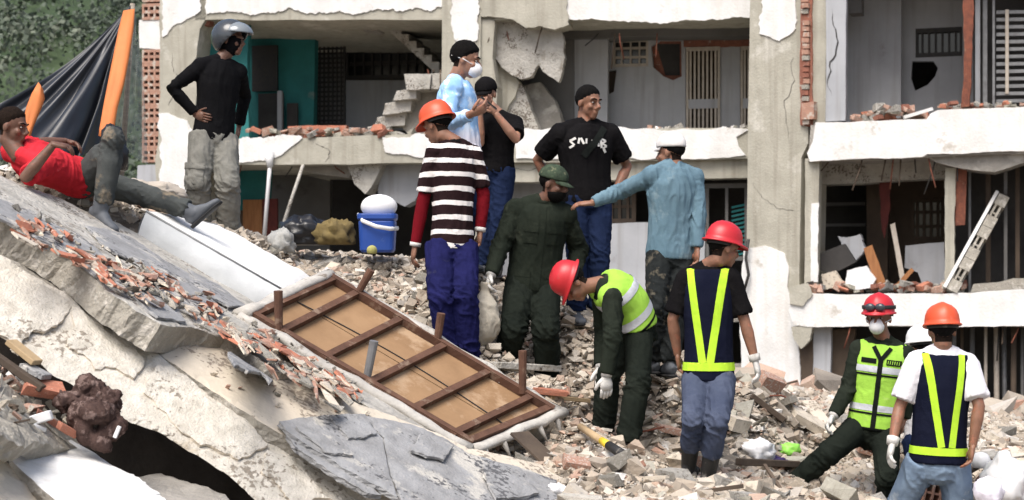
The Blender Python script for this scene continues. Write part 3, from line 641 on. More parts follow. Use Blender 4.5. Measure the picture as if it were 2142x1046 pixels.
# ---------------------------------------------------------------- wooded hill
hx, hy = 90, 60; xs = np.linspace(-160, 160, hx); ys = np.linspace(62, 330, hy); XX, YY = np.meshgrid(xs, ys)
def hill_z(x, y):
    h = np.clip((y-62)/140, 0, 1); p = np.stack([x*.02, y*.02, 0*x], 1); return 62*h**.85+5*fbm(p, 3)*np.clip(h*6, 0, 1)-.3
V = np.stack([XX.ravel(), YY.ravel(), hill_z(XX.ravel(), YY.ravel())], 1)
fs = [(j*hx+i, j*hx+i+1, (j+1)*hx+i+1, (j+1)*hx+i) for j in range(hy-1) for i in range(hx-1)]
me = bpy.data.meshes.new('hill'); me.from_pydata(V.tolist(), [], fs)
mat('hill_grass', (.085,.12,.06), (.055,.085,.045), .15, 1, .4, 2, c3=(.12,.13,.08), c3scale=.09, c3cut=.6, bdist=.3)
mat('hill_leaves', (.115,.142,.105), (.08,.10,.078), .22, .9, 0, c3=(.165,.185,.14), c3scale=.16, c3cut=.56)  # dusty green, greyed and flattened further to carry the distance haze
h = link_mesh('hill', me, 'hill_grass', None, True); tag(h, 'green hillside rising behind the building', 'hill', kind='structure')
n = 120000; X = NR.uniform(-46, -8, n); Y = 66+70*NR.random_sample(n)**1.3
keep = np.abs((CX+X/Y*F)-180) < 320; X = X[keep]; Y = Y[keep]; n = len(X)
dens = fbm(np.stack([X*.16, Y*.16, 0*X], 1), 3); keep = dens > -.35; X = X[keep]; Y = Y[keep]; dens = dens[keep]; n = len(X)
Z = hill_z(X, Y)+NR.random_sample(n)**.6*(.6+4.5*np.clip(fbm(np.stack([X*.33, Y*.33, 0*X+5], 1), 2)+.15, 0, 1.2))
cen = np.stack([X, Y, Z], 1); a = NR.normal(size=(n,3)); a /= np.linalg.norm(a, axis=1)[:,None]; b = np.cross(a, NR.normal(size=(n,3))); b /= np.linalg.norm(b, axis=1)[:,None]
s = NR.uniform(.06,.2,n)[:,None]; q = np.stack([cen+a*s, cen+b*s*.7, cen-a*s, cen-b*s*.7], 1).reshape(-1, 3)
me = bpy.data.meshes.new('woodland'); me.vertices.add(len(q)); me.vertices.foreach_set('co', q.ravel()); me.loops.add(n*4); me.loops.foreach_set('vertex_index', np.arange(n*4, dtype=np.int32))
me.polygons.add(n); me.polygons.foreach_set('loop_start', np.arange(0, n*4, 4, dtype=np.int32)); me.update(calc_edges=True)
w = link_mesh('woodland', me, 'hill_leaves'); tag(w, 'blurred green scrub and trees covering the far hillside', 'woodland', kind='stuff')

# ================================================================ collapsed slabs in the foreground
def plane3(a, b, c):
    a, b, c = at(*a), at(*b), at(*c); n = (b-a).cross(c-a).normalized()
    if n.dot(EYE-a) < 0: n = -n
    return a, n
def onp(pl, px, py, off=0):
    r = ray(px, py); t = ((pl[0]+pl[1]*off)-EYE).dot(pl[1])/r.dot(pl[1]); return EYE+r*t
def jag2(ps, amp, R, minlen=14, it=3):
    ps = [Vector(p) for p in ps]
    for k in range(it):
        q = []
        for i, p in enumerate(ps):
            n = ps[(i+1) % len(ps)]; e = n-p; q.append(p)
            if e.length > minlen: q.append((p+n)/2+Vector((-e.y, e.x))*R.uniform(-amp, amp))
        ps = q
    return ps
def relief(name, mats, pl, outline, thick, off=0, jag=.05, amp=.006, freq=9, step=.045, seed=1, parent=None, minlen=14, edge=.012, label=None, cat=None, org=None, side_mi=0, back=None):
    "broken slab: outline (photo pixels) on plane pl, face with real relief, ragged sides of the given thickness"
    R = random.Random(seed); ps = jag2(outline, jag, R, minlen); P3 = [onp(pl, p.x, p.y, off) for p in ps]
    n = pl[1]; e1 = n.orthogonal().normalized(); e2 = n.cross(e1); O = P3[0]
    p2 = [Vector(((p-O).dot(e1), (p-O).dot(e2))) for p in P3]; nb = len(p2)
    xs = [p.x for p in p2]; ys = [p.y for p in p2]; grid = []
    x = min(xs)
    while x < max(xs):
        y = min(ys)
        while y < max(ys):
            grid.append(Vector((x+R.uniform(-.3,.3)*step, y+R.uniform(-.3,.3)*step))); y += step
        x += step
    r = geometry.delaunay_2d_cdt(p2+grid, [(i, (i+1) % nb) for i in range(nb)], [], 1, 1e-5)
    v2, fac = r[0], r[2]
    W3 = np.array([tuple(O+e1*v.x+e2*v.y) for v in v2])
    cnt = {}
    for f in fac:
        for i in range(len(f)):
            a, b = f[i], f[(i+1) % len(f)]; cnt.setdefault((min(a,b), max(a,b)), []).append((a, b))
    bed = [c[0] for c in cnt.values() if len(c) == 1]; bset = set(i for e in bed for i in e)
    h = amp*fbm(W3*freq+seed, 4); nn = np.array(n)
    for i in bset: h[i] -= edge*.6
    W3 = W3+nn*h[:,None]
    mb = MB(); vs = [Vector(v) for v in W3]; fs = [tuple(f) for f in fac]; mi = [0]*len(fs)
    dirv = -n if back is None else Vector(back)
    lv = {}
    ids = sorted(bset); cen = Vector(W3.mean(0))
    layers = [ {i: i for i in ids} ]
    for k, t in enumerate((.3,.7,1.0)):
        m_ = {}
        for i in ids:
            q = vs[i]; o = (q-cen); o = o-n*o.dot(n); o.normalize()
            vs.append(q+dirv*thick*t+o*R.uniform(-1.2,.8)*edge+Vector((R.uniform(-1,1),R.uniform(-1,1),R.uniform(-1,1)))*edge*.5); m_[i] = len(vs)-1
        layers.append(m_)
    for a, b in bed:
        for k in range(3): fs.append((layers[k][b], layers[k][a], layers[k+1][a], layers[k+1][b])); mi.append(side_mi)
    last = layers[-1]
    for f in fac:
        pass
    mb.add(vs, fs); mb.m = mi
    # flat back
    bmloop = {a: b for a, b in bed}; s0 = bed[0][0]; loop = [s0]
    while bmloop[loop[-1]] != s0 and len(loop) < len(bed)+2: loop.append(bmloop[loop[-1]])
    L3 = [vs[last[i]] for i in loop]; tri = geometry.tessellate_polygon([L3]); b0 = len(mb.v); mb.v += [tuple(p) for p in L3]; mb.f += [tuple(i+b0 for i in t) for t in tri]; mb.m += [side_mi]*len(tri)
    o = mb.build(name, mats, parent, org=(org or P3[0]) if parent is None else None)
    if label: tag(o, label, cat)
    return o
# roof slab A, tilting down to the right
PA = plane3((15,470,9.6), (480,712,9.95), (15,370,11.2))
OUT_A = [(-160,372),(15,467),(70,496),(137,535),(190,575),(228,610),(280,646),(336,678),(400,683),(473,708),(520,736),(575,772),(640,796),(700,818),(760,842),(800,868),(850,905),(900,900),(830,842),(740,785),(650,715),(560,655),(520,622),(430,556),(340,508),(250,468),(180,440),(100,405),(15,372),(-160,300)]
SLABA = relief('roof_slab', ['concrete_light','concrete_edge'], PA, OUT_A, .17, 0, .03, .006, 5, .05, 3, side_mi=1, edge=.008, label='long tilted concrete roof slab the man in red lies on', cat='slab')
def shard(name, pl, outline, thick, off, m, parent, seed, jag=.10, amp=.004):
    return relief(name, m, pl, outline, thick, off, jag, amp, 14, .05, seed, parent, 12, .006)
# grey roofing felt still stuck to it
for i, ol in enumerate([[(-120,388),(15,462),(110,512),(200,575),(250,600),(330,662),(390,672),(370,640),(310,600),(250,560),(180,500),(120,470),(15,420),(-120,350)],
                        [(180,470),(260,490),(340,540),(420,585),(470,620),(440,628),(380,600),(300,560),(230,520)],
                        [(320,585),(380,580),(440,620),(470,650),(420,648),(350,618)],
                        [(395,560),(450,590),(520,640),(480,640),(420,606)]]):
    shard('roofing_felt', PA, ol, .014, .02+.004*i, 'grey_membrane', SLABA, 30+i, .05, .004)
# red tile shards on the slab
R = random.Random(9)
for i in range(215):
    t = R.random()**.85; x = 265+470*t+R.gauss(0, 16); y = 575+238*t+R.gauss(0, 14)+ (8 if t > .4 else -14)
    if i > 140: x = R.uniform(50,330); y = 492+(x-70)*.5+R.uniform(-34,22)
    w = R.uniform(7, 30)*(1.15 if t > .45 else .8); an = R.gauss(.52,.22); hh = w*R.uniform(.14,.34)
    ol = [(x+c*w*math.cos(an)-s_*hh*math.sin(an)*.6, y+c*w*math.sin(an)+s_*hh*math.cos(an)*.6) for c, s_ in ((-1,-.6),(.2,-1),(1,-.3),(.8,.7),(-.3,1))]
    p3 = [onp(PA, a, b,   .028+R.random()*.03) for a, b in ol]; tl = Vector((R.uniform(-.2,.2), R.uniform(-.2,.2), 0))
    for k, q in enumerate(p3): q.z += R.uniform(-.012,.02)
    mb = MB(); mb.prism(p3, -PA[1]*R.uniform(.008,.015)); mb.build('tile_shard', R.choice(['terracotta','terracotta_dusty','terracotta_dusty','terracotta_dusty','cream_plaster','concrete_edge']), SLABA)
for i in range(120):   # concrete crumbs
    x = R.uniform(30, 720); y = 470+ (x-30)*.49+R.uniform(-46, 20); s = R.uniform(.006,.034)
    o = bpy.data.objects.new('crumb', mesh_mat(R.choice(CHUNK), R.choice(['concrete_light','cream_plaster','concrete_edge','rough_plaster']))); COL.objects.link(o); o.parent = SLABA
    o.location = onp(PA, x, y, .035)-wloc(SLABA); o.scale = (s,s,s); o.rotation_euler = (R.random(), R.random(), R.random()*6)
# torn grey flap under the slab edge
shard('felt_flap', plane3((480,735,9.7),(580,800,9.75),(520,760,9.9)), [(478,735),(520,745),(580,775),(566,800),(548,780),(520,776),(494,762)], .012, 0, 'grey_membrane', SLABA, 55, .1)

# beam B: rough plastered face and smooth cream top
PB = plane3((15,700,9.15), (500,1040,8.95), (320,720,9.55))
FACE = [(-160,440),(15,540),(114,597),(228,680),(319,728),(400,790),(480,842),(575,900),(700,970),(820,1042),(900,1100),(600,1110),(540,1046),(470,985),(405,945),(340,905),(275,882),(215,838),(150,800),(110,782),(15,702),(-160,600)]
BEAMB = relief('collapsed_beam', ['rough_plaster','concrete_edge'], PB, FACE, .45, 0, .035, .014, 4.5, .035, 5, side_mi=1, edge=.014, label='thick collapsed beam with flaking off-white plaster face', cat='beam', back=(.25,.9,-.15))
PT = plane3((319,726,9.56), (820,1042,9.2), (1130,975,10.5))
TOP = [(240,668),(319,726),(400,786),(480,840),(575,898),(700,968),(820,1040),(900,1092),(1180,1100),(1185,1000),(1130,968),(1050,948),(980,938),(880,888),(770,850),(640,800),(570,770),(473,725),(399,700)]
TOPB = relief('cream_slab', ['cream_plaster','concrete_edge'], PT, TOP, .12, .0, .02, .008, 5, .05, 6, side_mi=1, edge=.01, label='smooth cream slab sloping under the upturned bed base', cat='slab')
for i, ol in enumerate([[(585,880),(640,872),(690,866),(764,866),(800,916),(815,990),(832,1040),(770,1006),(720,978),(650,934),(600,900)],
                        [(766,868),(860,885),(930,915),(985,950),(1080,975),(1165,1004),(1170,1090),(860,1096),(838,1040),(818,990),(803,916)],
                        [(600,905),(650,938),(720,982),(800,1034),(770,1030),(690,985),(620,935)]]):
    shard('grey_slate', PT, ol, .03, .045-.012*i, 'grey_membrane', TOPB, 60+i, .03, .006)
# flaked patches on the beam face: raised plaster
for i, ol in enumerate([[(20,560),(100,600),(150,640),(120,680),(70,690),(40,740),(15,705),(-100,640),(-100,520)], [(150,640),(220,690),(300,740),(280,790),(200,770),(140,720)], [(560,940),(640,985),(700,1046),(620,1060),(580,1010),(548,985)], [(330,760),(420,815),(520,880),(560,930),(500,960),(420,930),(360,880),(300,820)]]):
    relief('plaster_flake', ['rough_plaster','cream_plaster'], PB, ol, .02, .022, .16, .006, 11, .03, 70+i, BEAMB, 6, .006, side_mi=1)
# bottom left: white slab and a broken edge in front
PCc = plane3((20,950,8.3), (348,1050,8.2), (232,965,8.75))
relief('white_slab', ['white_paint','concrete_edge'], PCc, [(18,950),(60,922),(99,908),(150,918),(190,940),(232,968),(291,998),(350,1046),(420,1100),(180,1100),(122,1046),(86,1018),(50,985)], .09, 0, .02, .006, 5, .05, 80, side_mi=1, edge=.012, label='smooth white slab wedged at the bottom left below the brown cloth', cat='slab')
PD = plane3((15,990,8.0), (100,1050,7.95), (60,985,8.3))
relief('broken_kerb', ['cream_plaster','concrete_edge'], PD, [(-90,900),(-20,930),(20,962),(60,1000),(95,1036),(140,1100),(-90,1100)], .12, 0, .06, .015, 7, .05, 81, side_mi=1, edge=.02, label='ragged cream concrete piece in the bottom left corner', cat='rubble')
relief('dark_floor_slab', ['concrete','concrete_edge'], plane3((300,1010,9.0),(480,1046,8.9),(420,990,9.3)), [(290,996),(330,985),(400,1010),(470,1030),(500,1060),(520,1110),(420,1110),(350,1060)], .08, 0, .05, .01, 7, .05, 82, side_mi=1, label='grey slab fragment lying in the dark gap under the beam', cat='rubble')

relief('gap_backing', 'gap_shade', plane3((100,800,10.6),(700,1000,10.5),(300,1100,10.55)), [(-200,600),(100,640),(330,800),(560,900),(760,1000),(800,1200),(-200,1200)], .12, 0, .02, .02, 4, .08, 95, label='added near-black backing that darkens the gap under the beam', cat='wall')  # added backing, not part of the ruin; blackens the gap behind the beam
for i, ol in enumerate([[(690,868),(760,870),(790,905),(730,915)], [(880,905),(950,930),(930,960),(860,940)], [(1010,975),(1100,985),(1130,1030),(1040,1040)], [(620,890),(700,905),(740,950),(690,945)]]):
    shard('grey_slate', PT, ol, .018, .066, 'grey_membrane', TOPB, 160+i, .08, .005)
for i in range(40):
    x = R.uniform(420, 1120); y = 760+(x-420)*.33+R.uniform(-10, 120); s = R.uniform(.006,.026)
    if y > 1060: continue
    o = bpy.data.objects.new('crumb', mesh_mat(R.choice(CHUNK), R.choice(['concrete_light','cream_plaster','concrete_edge','terracotta_dusty']))); COL.objects.link(o); o.parent = TOPB
    o.location = onp(PT, x, y, .012)-wloc(TOPB); o.scale = (s,s,s); o.rotation_euler = (R.random(), R.random(), R.random()*6)
# bent reinforcing bars and splinters in the heap
for i in range(26):
    while True:
        y = R.uniform(10, 14.5); x = R.uniform(-1.2, 4.4); z = gz(x, y); px, py = pixof(Vector((x, y, z)))
        if 1000 < px < 2140 and 600 < py < 1040: break
    a = R.uniform(0, 6.3); ln = R.uniform(.15,.5); d = Vector((math.cos(a), math.sin(a), R.uniform(-.2,.5))); p0 = Vector((x, y, z)); mb = MB()
    if i % 2: mb.loft([p0, p0+d*ln*.5+Vector((0,0,.02)), p0+d*ln+Vector((R.uniform(-.06,.06),0,R.uniform(-.03,.06)))], [.007]*3, None, 6); mb.build('reinforcing_bar', 'rust', heap, True)
    else: mb.beam(p0, p0+d*ln*.7, R.uniform(.02,.05), R.uniform(.012,.025)); mb.build('splinter', R.choice(['concrete_edge','brown_wall','cream_plaster']), heap)
# ================================================================ people
def skin_mat(name, c):
    m = mat(name, c, tuple(x*.74 for x in c), 14, .5, .2, 120, c3=(c[0]*1.12, c[1]*.92, c[2]*.88), c3scale=20, c3cut=.55, spec=.4, bdist=.004)
    p = m.node_tree.nodes['Principled BSDF']; p.inputs['Subsurface Weight'].default_value = .08; p.inputs['Subsurface Radius'].default_value = (.02,.008,.004); return m
skin_mat('skin_brown', (.27,.135,.085)); skin_mat('skin_dark', (.16,.082,.055)); skin_mat('skin_tan', (.36,.19,.125))
mat('hair_black', (.005,.0045,.0045), (.010,.009,.0085), 90, .9, .9, 230, spec=.08, bdist=.01)
mat('hair_short', (.011,.008,.007), (.024,.016,.012), 120, .95, .8, 260, spec=.05, bdist=.006)
mat('eye_white', (.36,.33,.30), (.34,.3,.28), 5, .3, 0); mat('eye_dark', (.012,.009,.008), (.012,.009,.008), 5, .2, 0)
def gloss(name, c, rough=.32, c3=None):
    return mat(name, c, tuple(x*.86 for x in c), 6, rough, .08, 30, c3=c3, c3scale=9, c3cut=.63, spec=.5, bdist=.004)
gloss('helmet_red', (.52,.02,.028), .4, c3=(.42,.06,.055)); gloss('helmet_orange', (.68,.09,.03), .42, c3=(.55,.14,.08)); gloss('helmet_white', (.80,.80,.80)); gloss('helmet_silver', (.045,.052,.06), .16, c3=(.16,.18,.2)); gloss('visor', (.20,.225,.245), .1)
mat('rubber_black', (.022,.022,.023), (.03,.03,.03), 8, .6, .2, 50, c3=(.16,.145,.125), c3scale=6, c3cut=.6)
cloth('black_knit', (.006,.006,.007), (.009,.009,.010)); cloth('black_tee', (.006,.0055,.0062), (.010,.0095,.010), dust=(.019,.0175,.0165), dcut=.62); cloth('navy_vest', (.0065,.008,.019), (.010,.012,.025)); 
cloth('cargo_grey', (.235,.23,.205), (.16,.158,.14), 9, dust=(.30,.28,.235)); cloth('work_blue', (.016,.017,.078), (.010,.011,.05), 6, dust=(.045,.045,.09), dcut=.6); cloth('denim_dark', (.016,.026,.066), (.011,.018,.045), 7); cloth('denim_mid', (.075,.09,.135), (.048,.06,.098), 6, dust=(.15,.155,.17), dcut=.6)
cloth('denim_light', (.20,.27,.36), (.14,.195,.28), 6, dust=(.30,.35,.40)); cloth('olive', (.022,.027,.020), (.014,.018,.0135), 5, dust=(.042,.048,.036), dcut=.56); cloth('olive_trouser', (.017,.021,.0165), (.0105,.0135,.011), 4, dust=(.055,.058,.047), dcut=.64)
cloth('sleeve_red', (.16,.008,.014), (.11,.006,.010)); cloth('blue_shirt', (.135,.215,.265), (.095,.16,.205), 4, dust=(.20,.275,.31), dcut=.56); cloth('camo_dark', (.025,.028,.028), (.013,.015,.016), 9, dust=(.10,.09,.07), dcut=.56, dscale=9)
cloth('white_tee', (.74,.73,.76), (.66,.65,.68)); cloth('red_shirt', (.62,.035,.05), (.46,.025,.035), 4, dust=(.62,.15,.15), dcut=.62); cloth('dusty_trouser', (.085,.092,.088), (.05,.055,.055), 4, dust=(.20,.165,.12), dcut=.55)
cloth('vest_lime', (.36,.64,.085), (.29,.53,.07), 4, dust=(.40,.54,.16), dcut=.62); cloth('strip_lime', (.48,.76,.05), (.40,.66,.045), 12, dust=(.46,.58,.13), dcut=.62); cloth('strip_silver', (.55,.57,.60), (.45,.47,.5), 12, rough=.4); cloth('vest_trim', (.012,.014,.013))
cloth('glove_white', (.66,.65,.62), (.52,.51,.48), 9, dust=(.36,.34,.31)); cloth('mask_white', (.80,.80,.80), (.74,.74,.74)); cloth('beige_cloth', (.55,.50,.43), (.45,.40,.34)); cloth('red_pants', (.3,.03,.03))
cloth('beret_camo', (.06,.085,.055), (.03,.04,.03), 26, dust=(.13,.14,.09), dscale=22); cloth('cap_pattern', (.72,.70,.68), (.60,.58,.56), 10, dust=(.12,.115,.12), dscale=13, dcut=.64)
gloss('shoe_dusty', (.10,.11,.125), .7, c3=(.26,.25,.23)); gloss('phone_black', (.01,.01,.012), .2)
# striped jersey: white bands across the cloth, measured along the spine
m = cloth('striped', (.016,.008,.009), (.024,.013,.014)); t = m.node_tree; N = t.nodes; L_ = t.links; p_ = N['Principled BSDF']; src = p_.inputs['Base Color'].links[0].from_socket
an = N.new('ShaderNodeAttribute'); an.attribute_name = 'along'
md = N.new('ShaderNodeMath'); md.operation = 'MULTIPLY'; md.inputs[1].default_value = 1/.106; L_.new(an.outputs['Fac'], md.inputs[0])
fr = N.new('ShaderNodeMath'); fr.operation = 'FRACT'; L_.new(md.outputs[0], fr.inputs[0])
gt = N.new('ShaderNodeMath'); gt.operation = 'GREATER_THAN'; gt.inputs[1].default_value = .66; L_.new(fr.outputs[0], gt.inputs[0])
mx = N.new('ShaderNodeMix'); mx.data_type = 'RGBA'; mx.inputs[7].default_value = (.70,.67,.65,1); L_.new(gt.outputs[0], mx.inputs[0]); L_.new(src, mx.inputs[6]); L_.new(mx.outputs[2], p_.inputs['Base Color'])
# pale blue shirt with a print that turns white at the hem
m = cloth('print_blue', (.26,.47,.78), (.36,.58,.86), 7, dust=(.62,.74,.88), dscale=9, dcut=.52); t = m.node_tree; N = t.nodes; L_ = t.links; p_ = N['Principled BSDF']; src = p_.inputs['Base Color'].links[0].from_socket
an = N.new('ShaderNodeAttribute'); an.attribute_name = 'along'; mr = N.new('ShaderNodeMapRange'); mr.inputs[1].default_value = .28; mr.inputs[2].default_value = .18; L_.new(an.outputs['Fac'], mr.inputs[0])
mx = N.new('ShaderNodeMix'); mx.data_type = 'RGBA'; mx.inputs[7].default_value = (.74,.72,.80,1); L_.new(mr.outputs[0], mx.inputs[0]); L_.new(src, mx.inputs[6]); L_.new(mx.outputs[2], p_.inputs['Base Color'])

def remesh(mb, voxel, smooth=3, fac=.5):
    me = mb.mesh('tmp'); bm = bmesh.new(); bm.from_mesh(me); bmesh.ops.recalc_face_normals(bm, faces=bm.faces); bm.to_mesh(me); bm.free()
    o = bpy.data.objects.new('tmp', me); COL.objects.link(o)
    r = o.modifiers.new('r', 'REMESH'); r.mode = 'VOXEL'; r.voxel_size = voxel
    if smooth: s = o.modifiers.new('s', 'SMOOTH'); s.iterations = smooth; s.factor = fac
    dg = bpy.context.evaluated_depsgraph_get(); out = bpy.data.meshes.new_from_object(o.evaluated_get(dg))
    bpy.data.objects.remove(o); bpy.data.meshes.remove(me); return out
def wrinkle(me, amp, freq=(9,9,14), seed=0., joints=None):
    v = getv(me); n = getn(me); f = np.array(freq)
    jw = 0
    for j, rj in (joints or []): jw = jw+np.exp(-((v-np.array(j))**2).sum(1)/rj**2)
    jw = np.clip(jw, 0, 1) if joints else .5
    wv = v+.05*np.stack([pnoise(v*4+seed), pnoise(v*4+seed+9), pnoise(v*4+seed+21)], 1)
    wv = wv+np.stack([0*v[:,0], 0*v[:,0], .55*v[:,0]+.3*pnoise(v*5+seed)*.2], 1)
    r = np.clip(1-np.abs(pnoise(wv*f+seed))*3.0, 0, 1)**1.6; r2 = np.clip(1-np.abs(pnoise(wv*f*2.0+seed+5))*3.0, 0, 1)**1.5
    mod = np.clip(pnoise(v*3.1+seed+3)*1.3+.55, .05, 1.3)
    if joints:
        q = wv*np.array([12,12,2.2])+seed; dr = np.clip(1-np.abs(pnoise(q))*2.4, 0, 1)**1.3+.5*np.clip(1-np.abs(pnoise(q*2.1+4))*2.6, 0, 1)   # long hanging folds
        d = jw*(r*1.35+r2*.7-.5)+(1-jw)*mod*(dr*.75-.3)+.12*pnoise(v*7+seed)
    else: d = mod*(r*.9+r2*.45-.35)
    setv(me, v+n*(amp*d)[:,None])
def cutmesh(src, planes, fdir=None, off=.004, fmin=.05):
    bm = bmesh.new(); bm.from_mesh(src)
    for co, no in planes:
        bmesh.ops.bisect_plane(bm, geom=bm.verts[:]+bm.edges[:]+bm.faces[:], plane_co=co, plane_no=no, clear_inner=True)
    if fdir is not None:
        bm.normal_update(); bmesh.ops.delete(bm, geom=[f for f in bm.faces if f.normal.dot(fdir) < fmin], context='FACES')
    bm.normal_update()
    for v in bm.verts: v.co += v.normal*off
    me = bpy.data.meshes.new('cut'); bm.to_mesh(me); bm.free(); return me
def shellcut(mb, planes, thick=.005):
    "open shell cut out of a closed form, then given thickness"
    me = mb.mesh('sh'); bm = bmesh.new(); bm.from_mesh(me); bmesh.ops.remove_doubles(bm, verts=bm.verts, dist=1e-4); bmesh.ops.recalc_face_normals(bm, faces=bm.faces)
    for co, no in planes: bmesh.ops.bisect_plane(bm, geom=bm.verts[:]+bm.edges[:]+bm.faces[:], plane_co=co, plane_no=no, clear_inner=True)
    bmesh.ops.solidify(bm, geom=bm.faces[:], thickness=thick); bm.to_mesh(me); bm.free(); return me
def yawvec(d): a = math.radians(d); return Vector((math.sin(a), -math.cos(a), 0))
def reach(parent, px, py, L, side='n'):
    r = ray(px, py); d = EYE-parent; a = r.dot(r); b = 2*r.dot(d); c = d.dot(d)-L*L; D = b*b-4*a*c
    t = -b/(2*a) if D <= 0 else (-b-math.sqrt(D))/(2*a) if side == 'n' else (-b+math.sqrt(D))/(2*a)
    p = EYE+r*t
    return p
def interp(pts, ts):
    "sample a polyline of Vectors at fractions of its point index"
    out = []
    for t in ts:
        i = min(int(t), len(pts)-2); out.append(pts[i].lerp(pts[i+1], t-i))
    return out

class Person:
    def __init__(s, label, Y, pel, sh, yaw, head, hyaw, hpitch=0, hroll=0, k=1., build=1., skin='skin_brown', fwd=None, arms=None, legs=None, curve=0., dsh=0., hipw=.09, shw=.164, hd=0.):
        s.label = label; s.k = k; s.b = build; s.skin = skin; s.Y = Y
        s.pel = at(pel[0], pel[1], Y); s.sh = at(sh[0], sh[1], Y+dsh)
        f = Vector(fwd).normalized() if fwd else yawvec(yaw)
        s.s = (s.sh-s.pel).normalized(); s.l = s.s.cross(f).normalized(); s.f = s.l.cross(s.s)
        s.H = at(head[0], head[1], Y+dsh+hd)
        hf = yawvec(hyaw); hu = Vector((0,0,1)); hl = hu.cross(hf)
        M = Matrix.Rotation(math.radians(hpitch), 3, hl) @ Matrix.Rotation(math.radians(hroll), 3, hf)   # pitch > 0 looks down
        s.hf = M @ hf; s.hu = M @ hu; s.hl = M @ hl
        s.S = {'L': s.sh+s.l*shw*k*build-s.s*.068*k, 'R': s.sh-s.l*shw*k*build-s.s*.068*k}
        s.P = {'L': s.pel+s.l*hipw*k, 'R': s.pel-s.l*hipw*k}
        s.A = {}; s.G = {}
        for sd in 'LR':
            e, w, es, ws = (arms[sd]+['n','n'])[:4] if arms and sd in arms else (None,)*4
            if e is None: E_ = s.S[sd]-s.s*.28*k+s.l*(.05 if sd == 'L' else -.05); Wr = E_-s.s*.22*k+s.f*.1
            else: E_ = reach(s.S[sd], e[0], e[1], .29*k, es); Wr = reach(E_, w[0], w[1], .26*k, ws)
            s.A[sd] = (s.S[sd], E_, Wr)
            kn, an_, ks, as_ = (legs[sd]+['n','f'])[:4]
            K = reach(s.P[sd], kn[0], kn[1], .43*k, ks); An = reach(K, an_[0], an_[1], .41*k, as_); s.G[sd] = (s.P[sd], K, An)
        base = (s.G['L'][2]+s.G['R'][2])/2; base.z -= .08*k
        s.E = empty('person', base, label, 'person'); s.org = base; s.curve = curve
        s.hk = k*1.05
    # ---- pieces
    def torso(s, mb, e=0., lo=-.1, hi=1.02, shoulders=True, wk=1., n=18):
        k, b = s.k, s.b; L = (s.sh-s.pel).length
        prof = [(-.16,.135,.10),(-.08,.158,.118),(.0,.165,.122),(.22,.152,.112),(.45,.152,.112),(.68,.172,.122),(.82,.170,.116),(.90,.148,.104),(.97,.104,.086),(1.05,.068,.064)]
        pts = []; rad = []
        ts = [p[0] for p in prof]; T = sorted(set([t for t in ts if lo <= t <= hi]+[lo, hi]))
        for t in T:
            w = float(np.interp(t, ts, [p[1] for p in prof])); d = float(np.interp(t, ts, [p[2] for p in prof]))
            pts.append(s.pel+s.s*(L*t)-s.f*(s.curve*math.sin(math.pi*max(0, min(1, t))))); rad.append(((w*b*wk+e)*k, (d*b*wk+e)*k))
        mb.loft(pts, rad, s.l, n)
        if shoulders:
            for sd in 'LR':
                mb.ellipsoid(s.S[sd], Matrix((s.l, s.f, s.s)).transposed(), ((.060*b+e)*k, (.062*b+e)*k, (.062*b+e)*k), 12, 8)
                mb.loft([s.sh+s.s*.012*k, s.sh.lerp(s.S[sd], .5)+s.s*.008*k, s.S[sd]+s.s*.008*k], [(.045*b+e)*k, (.046*b+e)*k, (.050*b+e)*k], s.f, 12)
        return mb
    def arm(s, mb, sd, r, t0=0., t1=2., n=12):
        ts = sorted(set([t0, t1]+[t for t in (0, .35, .7, 1., 1.3, 1.65, 2.) if t0 < t < t1]))
        pts = interp(list(s.A[sd]), ts); rad = [float(np.interp(t, [0,.35,.7,1,1.3,1.65,2], r))*s.k for t in ts]; mb.loft(pts, rad, None, n); return mb
    def leg(s, mb, sd, r, t0=0., t1=2., n=14, up=.0):
        ts = sorted(set([t0, t1]+[t for t in (0, .3, .65, 1., 1.3, 1.65, 2.) if t0 < t < t1]))
        g = list(s.G[sd])
        pts = interp(g, ts); rad = [float(np.interp(t, [0,.3,.65,1,1.3,1.65,2], r))*s.k for t in ts]
        mb.loft(pts, rad, s.l, n); mb.ellipsoid(g[1], Matrix.Identity(3), [float(np.interp(1, [0,.3,.65,1,1.3,1.65,2], r))*s.k]*3, 10, 7); return mb
    def fin(s, name, me, m, parent=None, smooth=True):
        v = getv(me); o0 = wloc(parent) if parent else s.org; setv(me, v-np.array(o0))
        return link_mesh(name, me, m, parent or s.E, smooth)
    def finmb(s, name, mb, m, parent=None, smooth=True): return mb.build(name, m, parent or s.E, smooth)
    def hand(s, mb, sd, d=None, pn=None, curl=.45, e=0., spread=.012):
        k = s.k; W = s.A[sd][2]; d = (Vector(d) if d is not None else (s.A[sd][2]-s.A[sd][1])).normalized()
        pn = Vector(pn) if pn is not None else (s.l*(-1 if sd == 'L' else 1))
        pn = (pn-d*pn.dot(d)).normalized(); ac = d.cross(pn)                       # across the palm
        th = ac if ac.dot(s.f)+ac.dot(Vector((0,0,1)))*.3 > 0 else -ac              # thumb towards the front / up
        mb.loft([W-d*.02*k, W+d*.01*k, W+d*.05*k, W+d*.095*k], [((.027+e)*k,(.021+e)*k), ((.032+e)*k,(.019+e)*k), ((.043+e)*k,(.018+e)*k), ((.040+e)*k,(.013+e)*k)], ac, 10)
        for j, (o_, ln) in enumerate(((.031,.066),(.0105,.078),(-.0105,.074),(-.031,.058))):
            p = W+d*.086*k+th*(o_*k); dr = (d+th*(o_*spread*40)).normalized(); pts = [p]; c = curl*(1+.12*j)
            for q, fr_ in enumerate((.44,.32,.26)):
                dr = (dr*math.cos(c)+pn*math.sin(c)).normalized(); p = p+dr*(ln*fr_*k); pts.append(p)
            mb.loft(pts, [(.0095+e)*k,(.009+e)*k,(.008+e)*k,(.0055+e)*k], None, 7)
